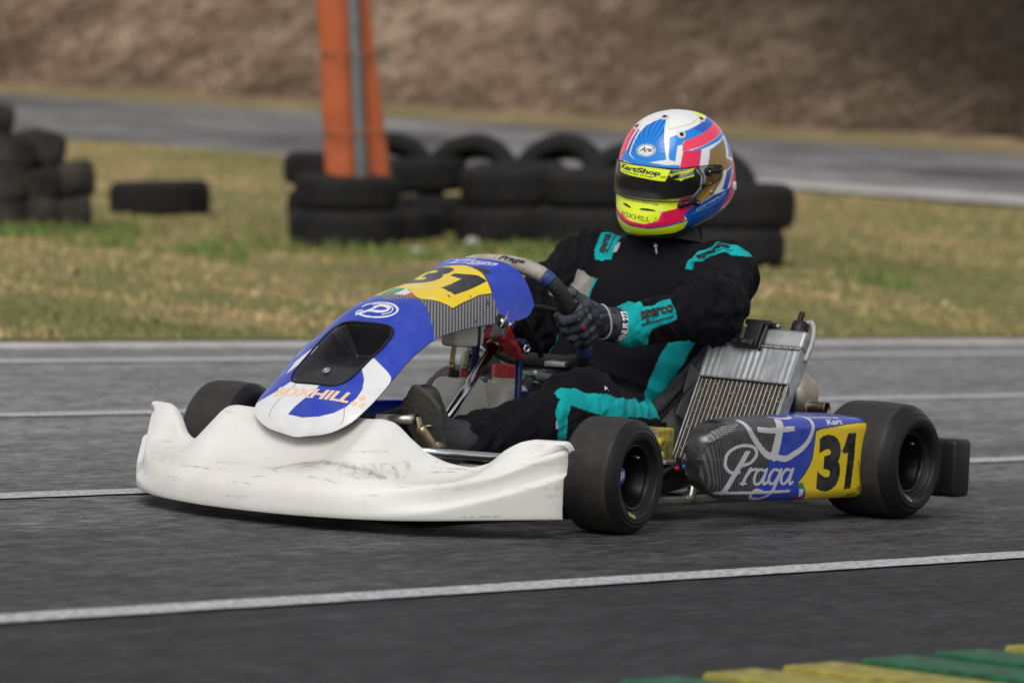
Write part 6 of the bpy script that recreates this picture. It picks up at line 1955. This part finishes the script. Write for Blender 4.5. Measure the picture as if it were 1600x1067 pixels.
seams = [[(-.875, .045, .595), (-.845, .044, .555), (-.815, .040, .50), (-.770, .035, .42), (-.70, .03, .34)],
         [(-.30, .325, .27), (-.15, .285, .20), (-.02, .225, .135)], [(-.88, .20, .62), (-.78, .28, .56), (-.68, .34, .51)],
         [(-.873, .13, .58), (-.845, .15, .50), (-.80, .17, .40)], [(-.873, -.10, .58), (-.835, -.11, .50)],
         [(-.595, .30, .53), (-.61, .345, .47), (-.61, .335, .42)]]
dz_ = np.zeros(len(BK))
for s_l in seams:
    L = np.asarray(s_l, float); best = np.full(len(BK), 1e9)
    for a, b in zip(L[:-1], L[1:]):
        d = b - a; t = np.clip(((BK - a) @ d) / max(d @ d, 1e-12), 0, 1)
        best = np.minimum(best, np.linalg.norm(BK - a - t[:, None] * d, axis=1))
    dz_ -= .0022 * np.exp(-(best / .004) ** 2) - .0012 * np.exp(-((best - .010) / .005) ** 2)
BVs = BV + N_ * dz_[:, None]
# the head inside the helmet keeps the body one figure: skin above the collar
skin = (BK[:, 2] > .715) & (BK[:, 0] > -1.06) & (np.abs(BK[:, 1] - .02) < .11)
sc_[skin] = (.32, .17, .115)
bm_ = quads_mesh(BVs - DO, BQ); set_paint(bm_, sc_)
M_SUIT = mat('racing suit cloth', rough=.82, attr='paint', spec=.07, bump=.18, bscale=420, sheen=.02)
body = obj('suited_body', bm_, M_SUIT, driver)
T_BODY = BVHTree.FromPolygons([tuple(v) for v in BVs], [tuple(int(i) for i in q) for q in BQ])

def decal_mesh(T, corners, tree, off=.0012, seg=.0045):
    """flat triangles in the unit box -> cloth print lying on a surface (corners: o, x, y, xy)"""
    o, x, y, xy = (Vector(c) for c in corners)
    qn = (x - o).cross(y - o).normalized()
    bm = bmesh.new()
    for t in T:
        try: bm.faces.new([bm.verts.new((p[0], p[1], 0)) for p in t])
        except ValueError: pass
    bmesh.ops.remove_doubles(bm, verts=bm.verts[:], dist=1e-4)
    W_, H__ = (x - o).length, (y - o).length
    for _ in range(3):
        e = [q for q in bm.edges if math.hypot((q.verts[0].co.x - q.verts[1].co.x) * W_, (q.verts[0].co.y - q.verts[1].co.y) * H__) > seg]
        if not e: break
        bmesh.ops.subdivide_edges(bm, edges=e, cuts=1); bmesh.ops.triangulate(bm, faces=bm.faces[:])
    for v in bm.verts:
        a, b = v.co.x, v.co.y
        p = o * (1 - a) * (1 - b) + x * a * (1 - b) + y * (1 - a) * b + xy * a * b
        loc, n, i, d = tree.ray_cast(p + qn * .05, -qn, .09)
        if loc is None: loc, n, i, d = tree.find_nearest(p)
        v.co = loc + (n + qn).normalized() * off
    me = bpy.data.meshes.new('m'); bm.to_mesh(me); bm.free()
    return me
M_PRT = mat('black print', (.010, .010, .010), .6)
def cloth_text(nm, s, corners, m, tree, parent, bold=.03, shear=0, under=False, offv=None, off=.0026):
    T, w = text_tris(s, shear, bold); T = T / np.array([w, 1.0])
    if under:
        T = np.concatenate([T, np.array([[(.0, -.16), (1, -.16), (1, -.06)], [(.0, -.16), (1, -.06), (0, -.06)]])])
    me = decal_mesh(T, corners, tree, off)
    if offv is not None:
        for v in me.vertices: v.co -= Vector(offv)
    return obj(nm, me, m, parent)
cloth_text('suit_lettering', 'sparco', [(-.5235, .246, .438), (-.592, .293, .464), (-.531, .236, .466), (-.598, .281, .487)], M_PRT, T_BODY, body, .05, 0, True, DO)
cloth_text('suit_lettering', 'sparco', [(-.864, .180, .580), (-.918, .240, .616), (-.875, .163, .594), (-.926, .222, .622)], M_PRT, T_BODY, body, .05, 0, True, DO)
cloth_text('suit_lettering', 'sparco', [(-.876, -.098, .588), (-.922, -.108, .635), (-.876, -.118, .590), (-.922, -.130, .632)], M_PRT, T_BODY, body, .05, 0, True, DO)
cloth_text('trouser_lettering', 'R', [(-.262, .325, .292), (-.275, .330, .290), (-.263, .318, .301), (-.275, .323, .299)], M_WHITEPR, T_BODY, body, 0, .3, False, DO)
ra, rb_ = Vector(ringp[int(.012 * nr_)]), Vector(ringp[int(.085 * nr_)])
T_RIM = BVHTree.FromPolygons(*(lambda q: ([Vector(v) for v in q.v], q.f))(MB().tube(ringp[:int(.13 * nr_)], .0190, 24)))
upv = Vector((.5, .15, .85)).normalized() * .019
sh_ = cloth_text('grip_lettering', 'Praga', [ra + upv * .35 + Vector((.016, 0, 0)), rb_ + upv * .35 + Vector((.016, 0, 0)), ra + upv * 1.2, rb_ + upv * 1.2], M_PRT, T_RIM, wh, .03, .35, False, None, .0006)
# collar and zip pull
zl_ = MB().tube([Vector(q) - Vector(DO) for q in ((-.868, .052, .612), (-.862, .060, .592))], .0032, 6).tube([Vector(q) - Vector(DO) for q in ((-.870, .050, .618), (-.866, .054, .606))], .0050, 8)
zl_.build('zip_pull', M_ALU, body)
cr_ = [Vector((-.972 + .070 * math.cos(a), .020 + .074 * math.sin(a), .655 + .012 * math.cos(a))) - Vector(DO) for a in np.linspace(0, 6.283, 40)]
M_BLKC = mat('black collar cloth', (.012, .012, .015), .85, bump=.2, bscale=300)
b = MB(); vv_ = []; ff_ = []
for i, (dz, dr) in enumerate(((-.028, .020), (-.012, .012), (.010, .004), (.026, .0), (.028, -.006), (.010, -.008))):
    for a in np.linspace(0, 2 * math.pi, 48, endpoint=False):
        rr_c = (.070 + dr) * (1 + .02 * math.sin(5 * a + i))
        vv_.append((-.968 + rr_c * math.cos(a) - DO[0] + .012 * (dz < 0), .020 + rr_c * 1.06 * math.sin(a) - DO[1], .655 + dz + .010 * math.cos(a) - DO[2]))
for i in range(5):
    for k in range(48):
        ff_.append((i * 48 + k, i * 48 + (k + 1) % 48, (i + 1) * 48 + (k + 1) % 48, (i + 1) * 48 + k))
b.add(vv_, ff_); b.build('collar', M_BLKC, body)

# ------------------------------------------------------------------ gloves: palm, four curled fingers and thumb round the rim
def glove(side):
    s = side
    G = SW + s1 * .1465 * s + s2 * -.034
    Wr = Vector(J['wrl'] if s > 0 else J['wrr'])
    A = ca.copy(); O = s1 * s; Tn = s2
    w = Wr - G
    prs = []
    pal = G + w * .62
    K = []
    for k, (t, out) in enumerate(((.040, .040), (.014, .045), (-.012, .045), (-.036, .040))):
        kn = G + O * out + A * .016 + Tn * t
        K.append(kn)
        prs.append((pal + Tn * (t * .55) + O * .004, kn, .020, .0155, None, .012))
    prs.append((Wr - w * .02, pal, .034, .031, (Tn, 1.15), .02))
    prs.append((pal, G + O * .03 + A * .022, .026, .018, (Tn, 1.5), .014))
    ln_s = (.93, 1.0, .96, .80)
    for k, kn in enumerate(K):
        t = (.040, .014, -.012, -.036)[k] * .92; l = ln_s[k]; r = (.0125, .0130, .0125, .0112)[k]
        p1 = G + O * (.036 * l) - A * .026 + Tn * t
        p2 = G + O * (.004) - A * (.038 * l + .002) + Tn * (t - .002)
        p3 = G - O * (.026 * l) - A * .020 + Tn * (t - .004)
        prs += [(kn, p1, r * 1.16, r, None, .0045), (p1, p2, r, r * .95, None, .004), (p2, p3, r * .95, r * .82, None, .004)]
    m1 = G + A * .036 + Tn * .030 + O * .010; m2 = G + A * .030 + Tn * .062 - O * .004; m3 = G + A * .010 + Tn * .078 - O * .020
    prs += [(pal + Tn * .018, m1, .021, .0165, None, .012), (m1, m2, .0160, .0142, None, .005), (m2, m3, .0142, .0118, None, .004)]
    allp = np.array([list(q) for p in prs for q in p[:2]])
    l_, h_ = allp.min(0) - .05, allp.max(0) + .05
    F_ = field(l_, h_, .0026, [tuple([list(p[0]), list(p[1]), p[2], p[3], (list(p[4][0]), p[4][1]) if p[4] else None, p[5]]) for p in prs], .006)
    V, Q = surface_net(F_, l_, .0026)
    V = smooth_v(V, Q, 2)
    n_l = np.array([noise.noise(Vector(v) * 60) for v in V])
    n_2 = np.array([noise.noise(Vector(v) * 46 + Vector((5, 0, 0))) for v in V])
    nn = normals(V, Q)
    V = V + nn * (.0005 * (1 - 2 * np.abs(n_l)))[:, None]
    col = np.where((n_2 > .10)[:, None], np.array((.038, .044, .056)), np.array((.015, .017, .022)))
    col = np.where((n_2 < -.22)[:, None], np.array((.075, .085, .10)), col)
    for i in range(3):            # piped seams along the back of the fingers
        pass
    def nr(a, b, r):
        a, b = np.array(a), np.array(b); d = b - a; t = np.clip(((V - a) @ d) / (d @ d), 0, 1)
        return np.linalg.norm(V - a - t[:, None] * d, axis=1) < r
    tip = G - A * .030 + Tn * .010 + O * .02
    red = G + O * .052 - A * .018 + Tn * .012
    col[nr(red - A * .02, red - A * .014 + Tn * .002, .006)] = (.45, .015, .02)
    th1 = (m2 + A * .013 + O * .006)
    me = quads_mesh(V - DO, Q); set_paint(me, col)
    g = obj('glove', me, mat('camouflage glove', rough=.7, attr='paint', spec=.3, bump=.15, bscale=300), driver)
    tree = BVHTree.FromPolygons([tuple(v) for v in V], [tuple(int(i) for i in q) for q in Q])
    # pale piping round the heel of the hand
    ax = (-w).normalized(); u = ax.orthogonal().normalized(); v_ = ax.cross(u); c = Wr - w * .50
    ringp_ = []
    for a in np.linspace(0, 2 * math.pi, 41):
        q = c + (u * math.cos(a) + v_ * math.sin(a)) * .06 + ax * .010 * math.sin(2 * a + 1)
        loc, n, i, d = tree.ray_cast(q, (c - q).normalized())
        if loc is None: loc, n, i, d = tree.find_nearest(q)
        ringp_.append(loc + n * .0008 - Vector(DO))
    MB().tube(ringp_, .0026, 6, False).build('glove_piping', mat('lilac piping', (.40, .34, .40), .7), g)
    # wrist band
    b = MB(); rr_b = []
    for (h, r) in ((-.046, .030), (-.044, .0405), (-.03, .0415), (-.008, .0405), (-.004, .037), (-.002, .030)):
        rr_b.append((r, h))
    band = MB().lathe(rr_b, Wr - ax * -.004 - Vector(DO), ax * -1, 40)
    wb_ = band.build('wrist_band', mat('printed wrist band', (.014, .014, .019), .6), g)
    vv2 = [Vector(q) for q in band.v]
    tb = BVHTree.FromPolygons(vv2, band.f)
    # lettering runs round the band on the side that faces outwards and ahead
    f1 = (Vector((.80, .58, .0)) if s > 0 else Vector((.80, -.58, 0)))
    f1 = (f1 - ax * f1.dot(ax)).normalized(); f2 = ax.cross(f1)
    if f2.z < 0: f2 = -f2
    cb_ = Wr + ax * .004 - Vector(DO)
    def bp(along, ang): return cb_ + ax * along + (f1 * math.cos(ang) + f2 * math.sin(ang)) * .042
    T, wd_ = text_tris('MINUS 273', 0, .04); T = T / np.array([wd_, 1.0])
    # three strips so that the word follows the round band
    bm = bmesh.new()
    for t in T:
        try: bm.faces.new([bm.verts.new((p[0], p[1], 0)) for p in t])
        except ValueError: pass
    for _ in range(3):
        e = [q for q in bm.edges if abs(q.verts[0].co.x - q.verts[1].co.x) > .04]
        if not e: break
        bmesh.ops.subdivide_edges(bm, edges=e, cuts=1); bmesh.ops.triangulate(bm, faces=bm.faces[:])
    for q in bm.verts:
        p = bp(.014 + .021 * q.co.y, (-1.05 + 2.0 * q.co.x) * (1 if s > 0 else 1))
        loc, n, i, d = tb.find_nearest(p); q.co = loc + (loc - (cb_ + ax * (loc - cb_).dot(ax))).normalized() * .0008
    me = bpy.data.meshes.new('m'); bm.to_mesh(me); bm.free()
    obj('band_lettering', me, M_WHITEPR, wb_)
    for k in range(7):
        a = -1.1 + .36 * k
        MB().box(bp(.008, a), (.0035, .0035, .0035), None).build('red_tick', mat('red glove print', (.5, .02, .02), .6), wb_)
    # print on the thumb
    try:
        me_ = cloth_text('glove_print', '3S', [m1 + A * .012 + O * .014 - Tn * .002, m1 + A * .012 + O * .010 + Tn * .026, m1 + A * .018 - O * .006, m1 + A * .018 - O * .008 + Tn * .026], mat('grey glove print', (.30, .27, .25), .7), tree, g, .03, .2, False, DO, .001)
    except Exception as ex:
        print('print', ex)
    return g
glove(1); glove(-1)

# ------------------------------------------------------------------ shoes on the pedals
M_SHOE = mat('black driving boot', (.014, .014, .015), .55, bump=.25, bscale=70, var=.5, vscale=20, col2=(.028, .028, .03))
M_SOLE = mat('dusty black sole', (.050, .046, .042), .85, var=1.0, vscale=16, bump=.3, bscale=90, col2=(.085, .075, .065))
def shoe(s):
    toe, heel, ank = np.array((.212, .138 * s, .304)), np.array((.128, .158 * s, .098)), np.array(J['anl'] if s > 0 else J['anr'])
    up = toe - heel; Ls = np.linalg.norm(up); up /= Ls
    lat = np.array((.25, -.97 * s, 0.)); lat = lat - up * (lat @ up); lat /= np.linalg.norm(lat)
    fwd = np.cross(lat, up); fwd = fwd if fwd[0] > 0 else -fwd
    prs = [(toe - up * .045 - fwd * .030, heel + up * .03 - fwd * .040, .030, .036, (lat, 1.25), .02), (heel + up * .02 - fwd * .045, ank, .042, .050, None, .025), (ank, ank + np.array((-.03, 0, .015)), .050, .050, None, .02), (heel + up * .08 - fwd * .04, ank + np.array((.03, 0, .02)), .036, .042, None, .03)]
    al = np.array([q for p in prs for q in p[:2]]); l_, h_ = al.min(0) - .08, al.max(0) + .08
    F_ = field(l_, h_, .005, prs, .02); V, Q = surface_net(F_, l_, .005); V = smooth_v(V, Q, 2)
    bt_ = obj('boot', quads_mesh(V - DO, Q), M_SHOE, driver)
    out = []
    for t in np.linspace(0, 1, 40):          # sole outline: round toe, narrow waist, round heel
        a = 2 * math.pi * t
        y = math.cos(a); x = math.sin(a)
        wd = np.interp(y, [-1, -.6, -.1, .45, 1], [.034, .039, .036, .052, .040])
        out.append((x * wd * (1 - abs(y) ** 6 * .35), y * Ls / 2))
    mid = (toe + heel) / 2
    b = MB(); v = []; n = len(out)
    for d_, k in ((-.010, .96), (.003, 1.0), (.006, .97)):
        for (x, y) in out: v.append(mid + lat * x * k + up * y * k + fwd * d_ - DO)
    f = [(i + r_ * n, (i + 1) % n + r_ * n, (i + 1) % n + (r_ + 1) * n, i + (r_ + 1) * n) for r_ in range(2) for i in range(n)]
    f.append(tuple(2 * n + i for i in range(n))); f.append(tuple(range(n - 1, -1, -1)))
    b.add([tuple(q) for q in v], f); b.build('sole', M_SOLE, bt_, False)
    q = mid + up * .012 + fwd * .007
    MB().tube([Vector(q - lat * .018 - DO), Vector(q + lat * .012 - DO)], .003, 6).build('sole_mark', M_BRASS, bt_)
    an = ank - DO
    for k in range(3):
        c = heel + (ank - heel) * (.40 + .2 * k) + up * (.05 + .0 * k) - fwd * .012 - DO
        MB().tube([Vector(c - lat * .030), Vector(c + fwd * .022), Vector(c + lat * .030)], .0026, 6, True, 5).build('lace', M_DARK, bt_)
shoe(1); shoe(-1)
